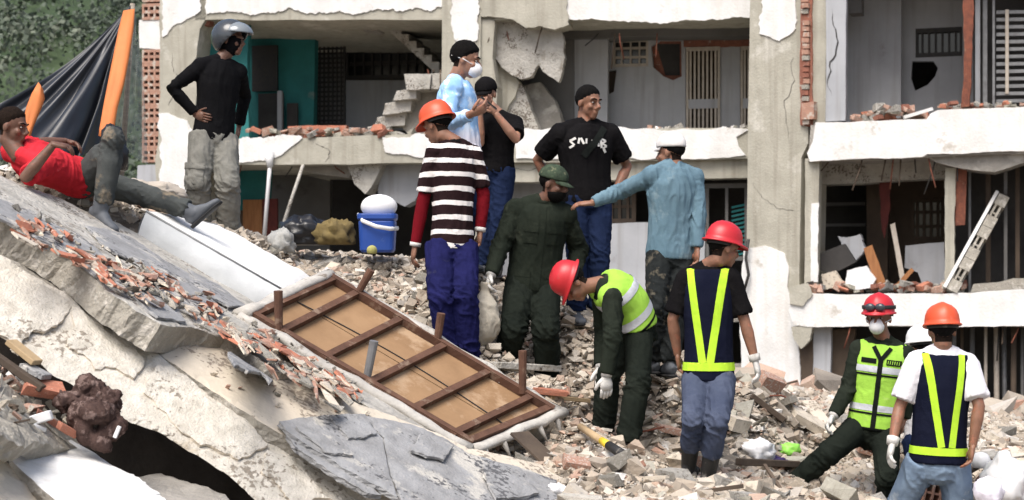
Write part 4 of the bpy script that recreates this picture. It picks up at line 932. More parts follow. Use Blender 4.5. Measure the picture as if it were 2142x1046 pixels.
        p = W+d*.022*k+th*.026*k; dr = (th*.75+d*.75+pn*.25).normalized(); pts = [p]
        for fr_ in (.034,.03,.024): p = p+dr*(fr_*k); pts.append(p); dr = (dr+d*.35+pn*.2*curl).normalized()
        mb.loft(pts, [(.014+e)*k,(.012+e)*k,(.010+e)*k,(.007+e)*k], None, 7)
        return mb
    def body(s, hands='LR', hopt={}):
        k = s.k; mb = MB(); s.torso(mb, -.012, -.14, 1.0)
        for sd in 'LR':
            s.arm(mb, sd, [.052,.047,.041,.039,.042,.034,.026]); s.leg(mb, sd, [.082,.078,.066,.055,.056,.045,.036])
            g = s.G[sd]; mb.ellipsoid(g[2], Matrix.Identity(3), (.04*k,.04*k,.045*k))
        hk = s.hk; H, f, u, l = s.H, s.hf, s.hu, s.hl; M = Matrix((l, f, u)).transposed()
        mb.loft([s.sh-s.s*.06*k, s.sh+s.s*.02*k, H-u*.085*hk-f*.018*hk, H-u*.03*hk-f*.015*hk], [.075*k, .06*k*(.6+.4*s.b), .055*hk, .055*hk], None, 14)
        mb.ellipsoid(H+u*.03*hk-f*.012*hk, M, (.076*hk,.094*hk,.09*hk), 18, 12)
        mb.ellipsoid(H-u*.042*hk+f*.026*hk, M, (.058*hk,.062*hk,.07*hk), 16, 10)
        mb.ellipsoid(H-u*.096*hk+f*.06*hk, M, (.03*hk,.026*hk,.022*hk))
        mb.ellipsoid(H+u*.022*hk+f*.074*hk, M, (.052*hk,.02*hk,.014*hk))
        for sg in (-1, 1):
            mb.ellipsoid(H-u*.03*hk+f*.062*hk+l*sg*.038*hk, M, (.022*hk,.022*hk,.022*hk))
            mb.ellipsoid(H-u*.012*hk-f*.006*hk+l*sg*.077*hk, M, (.011*hk,.02*hk,.032*hk))
        mb.loft([H+f*.084*hk+u*.012*hk, H+f*.098*hk-u*.012*hk, H+f*.112*hk-u*.034*hk], [.009*hk,.012*hk,.016*hk], l, 8)
        mb.ellipsoid(H+f*.096*hk-u*.04*hk, M, (.021*hk,.014*hk,.010*hk))
        mb.ellipsoid(H+f*.086*hk-u*.064*hk, M, (.026*hk,.011*hk,.007*hk)); mb.ellipsoid(H+f*.084*hk-u*.077*hk, M, (.023*hk,.012*hk,.008*hk))
        me = remesh(mb, .0085, 2, .4); s.bodyw = me.copy()
        if hands:
            hb = MB()
            for sd in hands: s.hand(hb, sd, **hopt.get(sd, {}))
            bm = bmesh.new(); bm.from_mesh(me); hm = hb.mesh('h'); bh = bmesh.new(); bh.from_mesh(hm); bmesh.ops.recalc_face_normals(bh, faces=bh.faces); bh.to_mesh(hm); bh.free()
            bm.from_mesh(hm); bm.to_mesh(me); bm.free()
        s.bodyo = s.fin('body', me, s.skin); return s
    def face(s, brows=True, hair='hair_black'):
        hk = s.hk; H, f, u, l = s.H, s.hf, s.hu, s.hl; M = Matrix((l, f, u)).transposed()
        for sg in (-1, 1):
            mb = MB(); mb.ellipsoid(H+f*.079*hk+l*sg*.031*hk+u*.001*hk, M, (.0135*hk,.008*hk,.0055*hk), 10, 7); e = s.finmb('eye', mb, 'eye_white')
            mb = MB(); mb.ellipsoid(H+f*.0845*hk+l*sg*.031*hk+u*.001*hk, M, (.006*hk,.0045*hk,.0055*hk), 8, 6); s.finmb('iris', mb, 'eye_dark', e)
            if brows:
                mb = MB(); mb.loft([H+f*.092*hk+l*sg*.012*hk+u*.024*hk, H+f*.091*hk+l*sg*.032*hk+u*.029*hk, H+f*.078*hk+l*sg*.053*hk+u*.024*hk], [.004*hk,.005*hk,.003*hk], None, 6); s.finmb('eyebrow', mb, hair)
        return s
    def hair(s, m='hair_black', long=0., front=.052, thick=1.):
        "close-cropped hair: the scalp surface itself, raised and roughened"
        hk = s.hk; H, f, u, l = s.H, s.hf, s.hu, s.hl; co = H+u*(front-.034-long)*hk; no = (u*.80-f*.60).normalized()
        def grow(me, pl, h):
            v = getv(me); n = getn(me); d = ((v-np.array(pl[0])) @ np.array(pl[1])); t = np.clip(d/.022, 0, 1); rough = .0035*pnoise(v*60)+.0025*pnoise(v*130)
            edge = (np.abs(d) < .0012)*(.010*pnoise(v*75)); setv(me, v+n*(.0008+t*(h+rough))[:,None]-np.array(pl[1])*edge[:,None]); return me
        h_ = s.fin('hair', grow(cutmesh(s.bodyw, [(co, no), (H-u*.07*hk, u)], None, 0.), (co, no), .006+.03*(thick-.97)), m)
        me = cutmesh(s.bodyw, [(co, -no), (H-u*(.066+long)*hk, u), (H-f*.030*hk, -f)], None, .0008)
        if len(me.polygons): s.fin('cropped_nape', me, 'hair_short', h_)
        return s
    def beard(s, m='hair_short'):
        hk = s.hk; H, f, u, l = s.H, s.hf, s.hu, s.hl; M = Matrix((l, f, u)).transposed(); mb = MB()
        mb.ellipsoid(H-u*.05*hk+f*.03*hk, M, (.064*hk,.069*hk,.072*hk), 20, 14)
        me = shellcut(mb, [(H-u*.052*hk+f*.05*hk, (-u*.8+f*.1)), (H-f*.0*hk, f)], -.008); s.fin('beard', me, m); return s
    def shirt(s, m, sleeve='long', hem=-.14, e=.014, rs=None, wr=.010, name='shirt', freq=(9,9,11), wk=1., smooth=3, cuff=None, t1=None):
        mb = MB(); s.torso(mb, e, hem, 1.0, wk=wk)
        if sleeve:
            t1 = t1 or (1.93 if sleeve == 'long' else .72)
            for sd in 'LR': s.arm(mb, sd, rs or ([.068,.062,.056,.053,.052,.046,.041] if sleeve == 'long' else [.073,.072,.072,.07,.07,.07,.07]), 0, t1)
        me = remesh(mb, .0092, smooth); wrinkle(me, wr*1.25*s.k, freq, s.Y*3.7, [(s.A[sd][1], .11) for sd in 'LR']+[(s.S[sd]-s.s*.07, .08) for sd in 'LR']+[(s.loc(0, .12), .12)])
        v = getv(me); a = me.attributes.new('along', 'FLOAT', 'POINT'); a.data.foreach_set('value', ((v-np.array(s.pel)) @ np.array(s.s)+.009*pnoise(v*6)+.005*pnoise(v*15)).astype(np.float32))
        s.shirtw = me.copy(); s.shirto = s.fin(name, me, m)
        # collar
        return s
    def collar(s, m, r=.07, h=.035):
        mb = MB(); k = s.k; a = s.sh-s.s*.012*k+s.f*.006; b = a+s.s*h*k+s.f*.01; mb.loft([a, b], [(r*k*1.06, r*k), (r*k*.94, r*k*.9)], s.l, 18, cap=False); mb.loft([b, a+s.s*.004*k], [(r*k*.88, r*k*.84), (r*k*.92, r*k*.88)], s.l, 18, cap=False)
        s.finmb('collar', mb, m); return s
    def undersleeve(s, m, t0=.6, t1=1.93, name='undersleeve'):
        for sd in 'LR':
            mb = MB(); s.arm(mb, sd, [.058,.053,.048,.046,.047,.041,.036], t0, t1); me = remesh(mb, .009, 2); wrinkle(me, .006, (14,14,18), 2.); s.fin(name, me, m)
        return s
    def trousers(s, m, r=None, t1=1.9, top=.02, wr=.011, e=.012, freq=(8,8,13)):
        mb = MB(); s.torso(mb, e, -.17, top, False)
        for sd in 'LR': s.leg(mb, sd, r or [.098,.095,.084,.075,.073,.068,.066], 0, t1)
        mb.ellipsoid(s.pel-s.s*.07*s.k, Matrix((s.l, s.f, s.s)).transposed(), (.12*s.k,.11*s.k,.09*s.k))
        me = remesh(mb, .0098, 3); wrinkle(me, wr*1.25*s.k, freq, s.Y*5.1, [(s.G[sd][1], .13) for sd in 'LR']+[(s.G[sd][2], .15) for sd in 'LR']+[(s.pel-s.s*.1, .14)]); s.trw = me.copy(); s.tro = s.fin('trousers', me, m); return s
    def shoes(s, m, yaw, shaft=0., sole='rubber_black', toe=None):
        k = s.k
        for sd in 'LR':
            A = s.G[sd][2]; d = yawvec(yaw[sd] if isinstance(yaw, dict) else yaw)
            dn = Vector((0,0,-1))
            if toe and sd in toe: d = Vector(toe[sd][0]).normalized(); dn = Vector(toe[sd][1]); dn = (dn-d*dn.dot(d)).normalized()
            w = d.cross(dn); pts = [A-d*.075*k+dn*.045*k, A-d*.05*k+dn*.035*k, A+d*.03*k+dn*.03*k, A+d*.10*k+dn*.05*k, A+d*.17*k+dn*.058*k, A+d*.195*k+dn*.062*k]
            mb = MB(); mb.loft(pts, [(.026*k,.034*k),(.038*k,.048*k),(.042*k,.055*k),(.048*k,.034*k),(.042*k,.026*k),(.024*k,.016*k)], w, 14)
            up = (s.G[sd][1]-A).normalized(); mb.loft([A+dn*.03*k, A+up*(.05+shaft)*k], [.05*k, (.05 if not shaft else .066)*k], w, 14)
            o = s.fin('boot' if shaft else 'shoe', remesh(mb, .009, 2), m)
            mb = MB(); mb.loft([A-d*.08*k+dn*.082*k, A-d*.04*k+dn*.082*k, A+d*.06*k+dn*.082*k, A+d*.14*k+dn*.082*k, A+d*.2*k+dn*.08*k], [(.028*k,.012*k),(.04*k,.013*k),(.042*k,.012*k),(.05*k,.012*k),(.026*k,.011*k)], w, 12); s.finmb('sole', mb, sole, o)
        return s
    def gloves(s, m, sides='LR', hopt={}):
        for sd in sides:
            mb = MB(); s.hand(mb, sd, e=.003, **hopt.get(sd, {})); W = s.A[sd][2]; a = (W-s.A[sd][1]).normalized(); mb.loft([W-a*.05*s.k, W+a*.0], [.042*s.k,.037*s.k], None, 12); s.finmb('glove', mb, m)
        return s
    def hardhat(s, m, pitch=0., lift=.0, k=1., strap=True):
        hk = s.hk*k; f, l, u = s.hf, s.hl, s.hu
        Rm = Matrix.Rotation(math.radians(pitch), 3, l); f = Rm @ f; u = Rm @ u
        C = s.H+s.hu*(.030+lift)*s.hk-s.hf*.010*s.hk
        prof = [(.118,.146,-.006),(.116,.144,.004),(.106,.126,.010),(.105,.124,.03),(.100,.118,.062),(.086,.102,.094),(.062,.074,.118),(.032,.038,.132),(.001,.001,.136)]
        n = 36; vs = []; fs = []
        for j, (rl, rf, z) in enumerate(prof):
            for i in range(n):
                a = 2*math.pi*i/n; ca, sa = math.cos(a), math.sin(a); pk = max(0, ca-.35)*.05 if j < 2 else 0; dz = -max(0, ca-.2)*.012 if j < 2 else 0
                rid = .007*math.exp(-((sa*rl)/.016)**2) if 3 < j else 0
                vs.append(C+f*((rf+pk)*ca*hk)+l*(rl*sa*hk)+u*((z+dz+rid)*hk))
        for j in range(len(prof)-1):
            for i in range(n): fs.append((j*n+i, j*n+(i+1) % n, (j+1)*n+(i+1) % n, (j+1)*n+i))
        mb = MB(); mb.add(vs, fs); o = s.finmb('hard_hat', mb, m); md = o.modifiers.new('t', 'SOLIDIFY'); md.thickness = .004; md.offset = -1
        s.hat = o; s.hatfr = (C, f, l, u, hk)
        if strap:
            mb = MB(); mb.loft([C+l*.095*hk*math.cos(a)*1.0-f*.108*hk*math.sin(a)*1.0-u*.012*hk for a in [math.pi*i/12 for i in range(13)]], [(.012*hk,.003*hk)]*13, s.hu, 8); s.finmb('head_band', mb, 'rubber_black', o)
        return s
    def cap(s, m, visor=None, pitch=0., vlen=.075, tall=.09):
        hk = s.hk; f, l, u = s.hf, s.hl, s.hu; Rm = Matrix.Rotation(math.radians(pitch), 3, l); f = Rm @ f; u = Rm @ u; C = s.H+s.hu*.045*hk-s.hf*.010*hk; M = Matrix((l, f, u)).transposed()
        mb = MB(); mb.ellipsoid(C, M, (.086*hk,.104*hk,tall*hk), 24, 16); me = shellcut(mb, [(C-u*.012*hk, u)], -.006); v = getv(me); nn = getn(me); setv(me, v+nn*(.004*pnoise(v*34))[:,None]); o = s.fin('cap', me, m)
        if vlen:
            vs = []; fs = []; n = 14
            for r in (0, 1):
                for i in range(n+1):
                    a = math.pi*(.16+.68*i/n); ca, sa = math.cos(a), math.sin(a)
                    vs.append(C+l*(.084*ca*hk)+f*((.098*sa+r*vlen*sa**1.5)*hk)-u*((.008+r*.022*sa+ .018*abs(ca)*r)*hk))
            for i in range(n): fs.append((i, i+1, n+2+i, n+1+i))
            mb = MB(); mb.add(vs, fs); b = s.finmb('visor', mb, visor or m, o); md = b.modifiers.new('t', 'SOLIDIFY'); md.thickness = .005
        return s
    def mask(s, m='mask_white', strap=True):
        hk = s.hk; H, f, u, l = s.H, s.hf, s.hu, s.hl; M = Matrix((l, f, u)).transposed(); mb = MB()
        mb.ellipsoid(H-u*.055*hk+f*.068*hk, M, (.052*hk,.062*hk,.056*hk), 16, 10); o = s.finmb('mask', mb, m)
        if strap:
            mb = MB(); mb.loft([H-u*.03*hk+f*.07*hk+l*.052*hk, H-u*.01*hk+l*.088*hk, H-u*.0*hk-f*.09*hk+l*.05*hk, H-f*.112*hk, H-f*.09*hk-l*.05*hk, H-u*.01*hk-l*.088*hk, H-u*.03*hk+f*.07*hk-l*.052*hk], [.003*hk]*7, None, 6); s.finmb('mask_strap', mb, m, o)
        return s
    # ---- vests: tabards cut from the torso form, with strips cut from the same surface
    def loc(s, a, c): return s.pel+s.l*a*s.k+s.s*(c*(s.sh-s.pel).length)
    def vest(s, m, hem=-.05, e=.026, wr=.004, wk=1.):
        mb = MB(); s.torso(mb, e, hem, .985, False, wk); 
        for sd in 'LR': mb.ellipsoid(s.S[sd]-s.l*(.035 if sd == 'L' else -.035)*s.k, Matrix((s.l, s.f, s.s)).transposed(), ((.046*s.b+e)*s.k, (.054*s.b+e)*s.k, (.056*s.b+e)*s.k), 12, 8)
        me = remesh(mb, .0105, 3); wrinkle(me, wr, (8,8,8), s.Y)
        L = (s.sh-s.pel).length
        s.vw = me.copy(); s.vesto = s.fin('vest', me, m); return s
    def strip(s, name, m, a0, c0, a1, c1, w, fdir=None, off=.004, fmin=.05, ends=True, parent=None, src=None):
        "band of width w between (a0,c0) and (a1,c1): lateral metres, fraction of the spine"
        p, q = s.loc(a0, c0), s.loc(a1, c1); d = (q-p).normalized(); n = d.cross(s.f).normalized()
        pl = [(p+n*w/2*s.k, -n), (p-n*w/2*s.k, n)]
        if ends: pl += [(p, d), (q, -d)]
        me = cutmesh(src or s.vw, pl, fdir, off, fmin)
        if len(me.polygons): s.fin(name, me, m, parent or s.vesto)
        return s

def person_done(s): return s
# 1 rider in a motorcycle helmet, hand on hip, looking right
p = Person('man in black long sleeves and grey motorcycle helmet, hand on hip, by the white pier', 14.0, (446,286), (462,128), 28, (484,84), 72, 4, k=1.02, build=1.0, skin='skin_dark', hd=.02,
           arms={'R': [(361,184),(410,240),'n','n'], 'L': [(512,200),(500,265),'f','n']}, legs={'R': [(415,384),(418,482)], 'L': [(476,384),(478,482)]})
p.body('LR', {'R': dict(d=(.7,-.55,-.25), pn=(.3,.9,.1), curl=.3)}).trousers('cargo_grey', [.112,.112,.104,.1,.1,.098,.096], 1.97, .05, .014).shirt('black_knit', 'long', -.07, .013, wr=.006)
hk = p.hk; M = Matrix((p.hl, p.hf, p.hu)).transposed()
mb = MB(); mb.ellipsoid(p.H-p.hu*.02, M, (.085,.1,.115), 18, 12); p.finmb('balaclava', mb, 'black_knit')
mb = MB(); mb.ellipsoid(p.H+p.hu*.02-p.hf*.015, M, (.132,.152,.145), 28, 18)
p.fin('motorcycle_helmet', shellcut(mb, [(p.H+p.hf*.055+p.hu*.02, (p.hu*.72-p.hf*.7)), (p.H-p.hu*.085, p.hu)], -.012), 'helmet_silver')
mb = MB(); mb.ellipsoid(p.H+p.hu*.045+p.hf*.045, M, (.128,.142,.105), 24, 14); p.fin('helmet_visor', shellcut(mb, [(p.H+p.hu*.058, p.hu), (p.H+p.hf*.015, p.hf)], -.005), 'visor')
kn = p.G['R'][0].lerp(p.G['R'][1], .88); X_, Z_ = Vector((1,0,0)), Vector((0,0,1))
p.fin('cargo_pocket', cutmesh(p.trw, [(kn-X_*.10, X_), (kn+X_*.05, -X_), (kn-Z_*.10, Z_), (kn+Z_*.10, -Z_)], Vector((-.3,-1,0)), .014, .1), 'cargo_grey', p.tro)
p.fin('pocket_flap', cutmesh(p.trw, [(kn-X_*.105, X_), (kn+X_*.055, -X_), (kn+Z_*.07, Z_), (kn+Z_*.12, -Z_)], Vector((-.3,-1,0)), .02, .1), 'cargo_grey', p.tro)
p.shoes('shoe_dusty', {'L': 20, 'R': -10})

# 2 man in pale blue printed shirt with a phone
p = Person('man in pale blue printed shirt and white face mask looking down at a phone', 13.1, (968,345), (953,172), 82, (974,124), 84, 14, k=1.1, build=1.0, skin='skin_tan', hd=-.03,
           arms={'R': [(934,262),(986,238),'n','n'], 'L': [(960,262),(996,226),'f','n']}, legs={'R': [(962,450),(955,545)], 'L': [(975,450),(970,548)]})
p.body('LR', {'R': dict(d=(.8,.1,.35), pn=(.1,.6,.7), curl=.5), 'L': dict(d=(.8,-.1,.3), pn=(.1,-.6,.7), curl=.5)}).trousers('denim_dark', t1=1.95).shirt('print_blue', 'long', -.06, .02, wr=.013, t1=1.9).collar('work_blue').hair('hair_black', 0, .042, 1.2).face().mask().shoes('shoe_dusty', 80)
ph = (p.A['R'][2]+p.A['L'][2])/2+Vector((.115,0,.06))
mb = MB(); mb.box(ph, (.012,.075,.15), Euler((0,-.9,0)).to_matrix()); o = mb.build('phone', 'phone_black', None, org=ph); tag(o, 'black phone held by the man in pale blue', 'phone')
PHONE = o

# 3 man in black cap, hands at his face
p = Person('man in black cap, black shirt and dark jeans with hands raised to his face', 14.3, (1034,352), (1040,242), -12, (1016,196), -20, 6, k=1.0, build=.98, skin='skin_tan',
           arms={'L': [(1080,292),(1036,236),'n','n'], 'R': [(1004,300),(1004,232),'n','n']}, legs={'R': [(1016,455),(1012,560)], 'L': [(1046,455),(1040,560)]}, dsh=0)
p.body('LR', {'L': dict(d=(-.5,-.2,.9), pn=(-.6,.6,.2), curl=.55), 'R': dict(d=(.3,-.1,.9), pn=(.6,.6,.2), curl=.5)}).trousers('denim_dark', t1=1.95).shirt('black_tee', 'short', -.10, .016, wr=.010).face().hair('hair_black').cap('black_tee', None, 8, .06).shoes('rubber_black', -10)

# 4 man in striped jersey and orange helmet, seen from behind
p = Person('man in orange helmet and brown-white striped jersey with blue trousers, back turned', 12.4, (946,512), (950,302), 196, (914,262), 232, 22, k=1.06, build=.86, skin='skin_brown', hd=.04, dsh=.06,
           arms={'L': [(884,425),(868,517),'n','f'], 'R': [(1012,410),(1004,486),'f','n']}, legs={'L': [(922,625),(938,742)], 'R': [(972,625),(978,744)]})
p.body('LR', {'L': dict(curl=.5)}).trousers('work_blue', [.1,.1,.093,.086,.085,.086,.086], 2.0, .0, .014).undersleeve('sleeve_red').shirt('striped', 'short', -.06, .014, [.066,.066,.066,.065,.065,.065,.065], .010, t1=.8).collar('black_knit', .075, .03).hair('hair_black').hardhat('helmet_orange', -4).shoes('rubber_black', 190)
for sd in 'LR':
    W_ = p.A[sd][2]; a = (W_-p.A[sd][1]).normalized(); mb = MB(); mb.loft([W_-a*.035, W_-a*.005], [.043,.041], None, 14); p.finmb('cuff', mb, 'glove_white')

# 5 soldier in olive fatigues
p = Person('soldier in dark olive fatigues and camouflage cap looking to the right', 12.8, (1116,590), (1132,428), 8, (1158,384), 62, 12, k=1.04, build=1.08, skin='skin_dark', hd=-.05, dsh=-.05,
           arms={'R': [(1046,515),(1026,578),'n','n'], 'L': [(1212,520),(1196,585),'f','n']}, legs={'R': [(1074,690),(1048,770)], 'L': [(1142,690),(1146,790)]})
p.body('L').trousers('olive_trouser', [.112,.112,.104,.098,.094,.09,.088], 1.98, .08, .015).shirt('olive', 'long', -.22, .03, [.082,.078,.072,.068,.066,.06,.052], .013, name='jacket').collar('olive', .082, .05).beard('hair_black').hair('hair_black').cap('beret_camo', 'beret_camo', 4, .075, .085).face(False).gloves('glove_white', 'R', {'R': dict(curl=.9)}).shoes('rubber_black', {'L': 20, 'R': -25})
for a0, c0, a1, c1 in ((-.125,.70,-.025,.70), (.035,.70,.14,.70), (-.15,.12,-.05,.12), (.05,.12,.15,.12)):
    p.strip('pocket_flap', 'olive', a0, c0, a1, c1, .05, p.f, .010, .3, parent=p.E, src=p.shirtw); p.strip('pocket', 'olive', a0, c0-.115, a1, c1-.115, .085, p.f, .006, .3, parent=p.E, src=p.shirtw)
p.strip('button_placket', 'olive', 0, -.2, .0, .98, .045, p.f, .006, .2, parent=p.E, src=p.shirtw)
SOL = p

# 6 big man in black printed T-shirt
p = Person('broad man in black printed T-shirt and blue jeans standing with hands on hips', 13.3, (1226,412), (1224,262), 14, (1231,214), 42, 8, k=1.07, build=1.17, skin='skin_brown', hd=-.02,
           arms={'R': [(1124,334),(1160,400),'f','n'], 'L': [(1312,348),(1286,402),'f','n']}, legs={'R': [(1208,530),(1206,655)], 'L': [(1254,530),(1250,655)]})
p.body('LR', {'R': dict(d=(.75,-.1,-.5), pn=(.2,.9,.1), curl=.3), 'L': dict(d=(-.75,-.1,-.5), pn=(-.2,.9,.1), curl=.3)}).trousers('denim_dark', [.105,.1,.09,.08,.078,.075,.075], 1.97).shirt('black_tee', 'short', -.08, .014, [.084,.082,.08,.078,.078,.078,.078], .009, t1=.75).collar('black_tee', .076, .02).hair('hair_black', 0, .044, .98).face().shoes('shoe_dusty', 10)
# the worn white chest lettering, partly hidden by the strap
for (a0,c0,a1,c1,w) in ((-.15,.76,-.11,.80,.018),(-.15,.76,-.12,.70,.014),(-.125,.70,-.155,.665,.016),(-.095,.72,-.085,.80,.016),(-.075,.80,-.055,.715,.016),(-.04,.72,-.036,.79,.014),(.005,.69,.01,.77,.018),(.012,.77,.03,.71,.014),(.03,.71,.046,.77,.014),(.05,.78,.056,.68,.018),(.075,.79,.08,.66,.018),(.083,.785,.12,.76,.014),(.12,.76,.085,.725,.014),(.088,.72,.125,.69,.014),(.125,.69,.086,.655,.014),(.098,.65,.115,.60,.02)):
    p.strip('shirt_print', 'glove_white', a0, c0, a1, c1, w, p.f, .003, .1, parent=p.shirto, src=p.shirtw)
p.strip('shoulder_strap', 'vest_trim', .12, .95, -.06, .55, .05, p.f, .008, .1, parent=p.shirto, src=p.shirtw)

# 7 man in long blue shirt reaching left
p = Person('man in faded blue long-sleeved shirt and patterned white cap reaching out, back turned', 12.4, (1402,530), (1408,352), 198, (1403,318), 238, 6, k=1.0, build=1.02, skin='skin_brown', hd=.02,
           arms={'L': [(1298,400),(1236,425),'f','n'], 'R': [(1462,450),(1458,522),'n','n']}, legs={'L': [(1374,645),(1366,756)], 'R': [(1418,645),(1400,762)]})
p.body('LR', {'L': dict(d=(-.95,.1,-.05), pn=(0,.3,-.95), curl=.3)}).trousers('camo_dark', [.1,.098,.088,.078,.078,.074,.072], 1.95, .0, .014).shirt('blue_shirt', 'long', -.07, .02, [.07,.066,.06,.056,.054,.048,.042], .012, freq=(16,16,5)).hair('hair_black').cap('cap_pattern', 'cap_pattern', -6, .035, .095).face().shoes('shoe_dusty', 200)

# 8 man bending over in red helmet and lime vest
p = Person('man in red helmet and lime vest bent over with a white glove hanging down', 11.9, (1330,690), (1256,598), -78, (1200,592), -84, 62, k=1.0, build=1.02, skin='skin_brown', hd=-.05, dsh=-.12, curve=.07,
           arms={'L': [(1282,705),(1268,788),'n','f'], 'R': [(1262,700),(1256,770),'f','n']}, legs={'L': [(1334,805),(1312,930),'n','f'], 'R': [(1270,790),(1262,905),'n','f']})
p.body('').trousers('olive_trouser', [.1,.098,.092,.088,.088,.085,.084], 1.97, .12, .015).shirt('olive', 'long', -.05, .016, [.072,.068,.064,.062,.06,.056,.05], .011).gloves('glove_white', 'LR', {'L': dict(curl=.3, d=(.02,0,-1)), 'R': dict(curl=.3, d=(.0,0,-1))}).hair('hair_black').hardhat('helmet_red', 8).vest('vest_lime', .08, .042).shoes('rubber_black', {'L': -40, 'R': -60})
for c in (.26,.72): p.strip('reflective_band', 'strip_silver', -.3, c, .3, c, .055, None, .004, ends=False)
p.strip('vest_edge', 'vest_trim', -.3, .085, .3, .085, .018, None, .003, ends=False)

# 9 young man in red helmet with navy vest, back turned
p = Person('young man in red helmet, black T-shirt and navy vest with lime straps, in rubber boots', 11.25, (1482,790), (1482,560), 168, (1514,518), 112, 14, k=1.0, build=.91, skin='skin_brown', hd=-.03,
           arms={'L': [(1407,668),(1418,745),'n','f'], 'R': [(1558,672),(1580,756),'n','n']}, legs={'L': [(1450,880),(1440,970)], 'R': [(1500,885),(1480,992)]})
p.body('L').trousers('denim_mid', [.094,.09,.08,.072,.072,.068,.066], 1.62, .08, .011).shirt('black_tee', 'short', -.03, .014, [.074,.072,.072,.07,.07,.07,.07], .008, t1=.85).vest('navy_vest', -.03).gloves('glove_white', 'R', {'R': dict(curl=.5)}).hair('hair_black').face().hardhat('helmet_red', -2).shoes('rubber_black', {'L': 160, 'R': 150}, shaft=.2)
B_ = -p.f
p.strip('reflective_strap', 'strip_lime', -.115, .99, -.022, .14, .05, B_); p.strip('reflective_strap', 'strip_lime', .115, .99, .028, .14, .05, B_)
p.strip('reflective_band', 'strip_lime', -.3, .105, .3, .105, .055, None, .0055, ends=False)
P9 = p

# 10 rescuer in lime vest facing the camera, stepping down
p = Person('rescuer in red helmet with goggles, white mask and lime vest facing the camera', 12.3, (1826,895), (1848,718), -14, (1838,664), -24, 4, k=1.02, build=1.0, skin='skin_brown', hd=-.04,
           arms={'R': [(1776,812),(1742,872),'n','n'], 'L': [(1908,800),(1890,880),'f','n']}, legs={'R': [(1728,952),(1642,1030),'n','f'], 'L': [(1856,1000),(1858,1098),'n','f']}, hipw=.085)
p.body('L').trousers('olive_trouser', [.106,.102,.09,.082,.078,.072,.068], 1.95, .08, .013).shirt('olive', 'long', -.06, .016, [.074,.07,.064,.06,.058,.052,.046], .011).collar('olive', .075, .045).vest('vest_lime', -.02, .03).gloves('glove_white', 'R', {'R': dict(curl=.6)}).hair('hair_black').face().mask().hardhat('helmet_red', -4).shoes('rubber_black', {'R': -60, 'L': -15}, shaft=.08)
for c in (.24,.69): p.strip('reflective_band', 'strip_silver', -.3, c, .3, c, .045, p.f, .004, .0, ends=False); p.strip('band_edge', 'vest_trim', -.3, c-.065, .3, c-.065, .014, p.f, .004, .0, ends=False)
p.strip('vest_opening', 'vest_trim', .0, -.06, .0, .8, .035, p.f, .006, .1); p.strip('vest_opening', 'vest_trim', .0, .80, .06, .95, .03, p.f, .006, .45); p.strip('vest_opening', 'vest_trim', .0, .80, -.06, .95, .03, p.f, .006, .45)
p.strip('name_panel', 'vest_trim', -.135, .785, -.03, .785, .035, p.f, .005, .1); p.strip('name_panel', 'vest_trim', .04, .785, .145, .785, .04, p.f, .005, .1)
for i in range(6): p.strip('panel_letter', 'vest_lime', .05+.015*i, .765, .052+.015*i, .805, .005, p.f, .008, .1)
p.strip('vest_edge', 'vest_trim', -.3, -.005, .3, -.005, .02, p.f, .004, .0, ends=False)
C, f, l, u, hk = p.hatfr
for sg in (-1, 1): mb = MB(); mb.ellipsoid(C+f*.128*hk+u*.04*hk+l*sg*.034*hk, Matrix((l, f, u)).transposed(), (.038,.022,.03), 14, 10); p.finmb('goggle_lens', mb, 'helmet_silver', p.hat)
mb = MB(); mb.loft([C+f*.128*hk*math.cos(a)+l*.112*hk*math.sin(a)+u*.04*hk for a in [2*math.pi*i/20 for i in range(21)]], [(.014,.003)]*21, u, 8); p.finmb('goggle_strap', mb, 'rubber_black', p.hat)

# 11 man in orange helmet at the right, seen from behind
p = Person('man in orange helmet, white T-shirt and navy vest with lime straps and light jeans', 11.5, (1962,964), (1972,738), 178, (1970,690), 182, 4, k=1.06, build=.97, skin='skin_brown', hd=.0,
           arms={'L': [(1882,852),(1866,930),'n','n'], 'R': [(2048,850),(2034,935),'n','n']}, legs={'L': [(1876,1075),(1850,1190),'f','f'], 'R': [(2010,1095),(2006,1215),'f','f']}, hipw=.1)
p.body('R').trousers('denim_light', [.112,.106,.096,.088,.086,.08,.078], 1.95, .06, .013).shirt('white_tee', 'short', -.02, .018, [.082,.082,.083,.08,.08,.08,.08], .010, t1=.82).vest('navy_vest', -.02, .03).collar('white_tee', .07, .03).gloves('glove_white', 'L', {'L': dict(curl=.4)}).hair('hair_black', .01).hardhat('helmet_orange', 2).shoes('rubber_black', 180)
B_ = -p.f
p.strip('reflective_strap', 'strip_lime', .125, .99, .012, .14, .045, B_); p.strip('reflective_strap', 'strip_lime', -.105, .99, -.055, .14, .045, B_)
p.strip('reflective_band', 'strip_lime', -.3, .10, .3, .10, .05, None, .0055, ends=False)
P11 = p

# 12 man in white helmet mostly hidden behind
p = Person('man in white helmet half hidden behind the man in the orange helmet', 12.95, (1938,920), (1932,765), 185, (1926,725), 200, 8, k=.99, skin='skin_brown', legs={'L': [(1925,1000),(1925,1080)], 'R': [(1950,1000),(1950,1080)]})
p.body('LR').trousers('denim_dark').shirt('white_tee', 'short', -.1).hair('hair_black', .01).hardhat('helmet_white').shoes('rubber_black', 185)

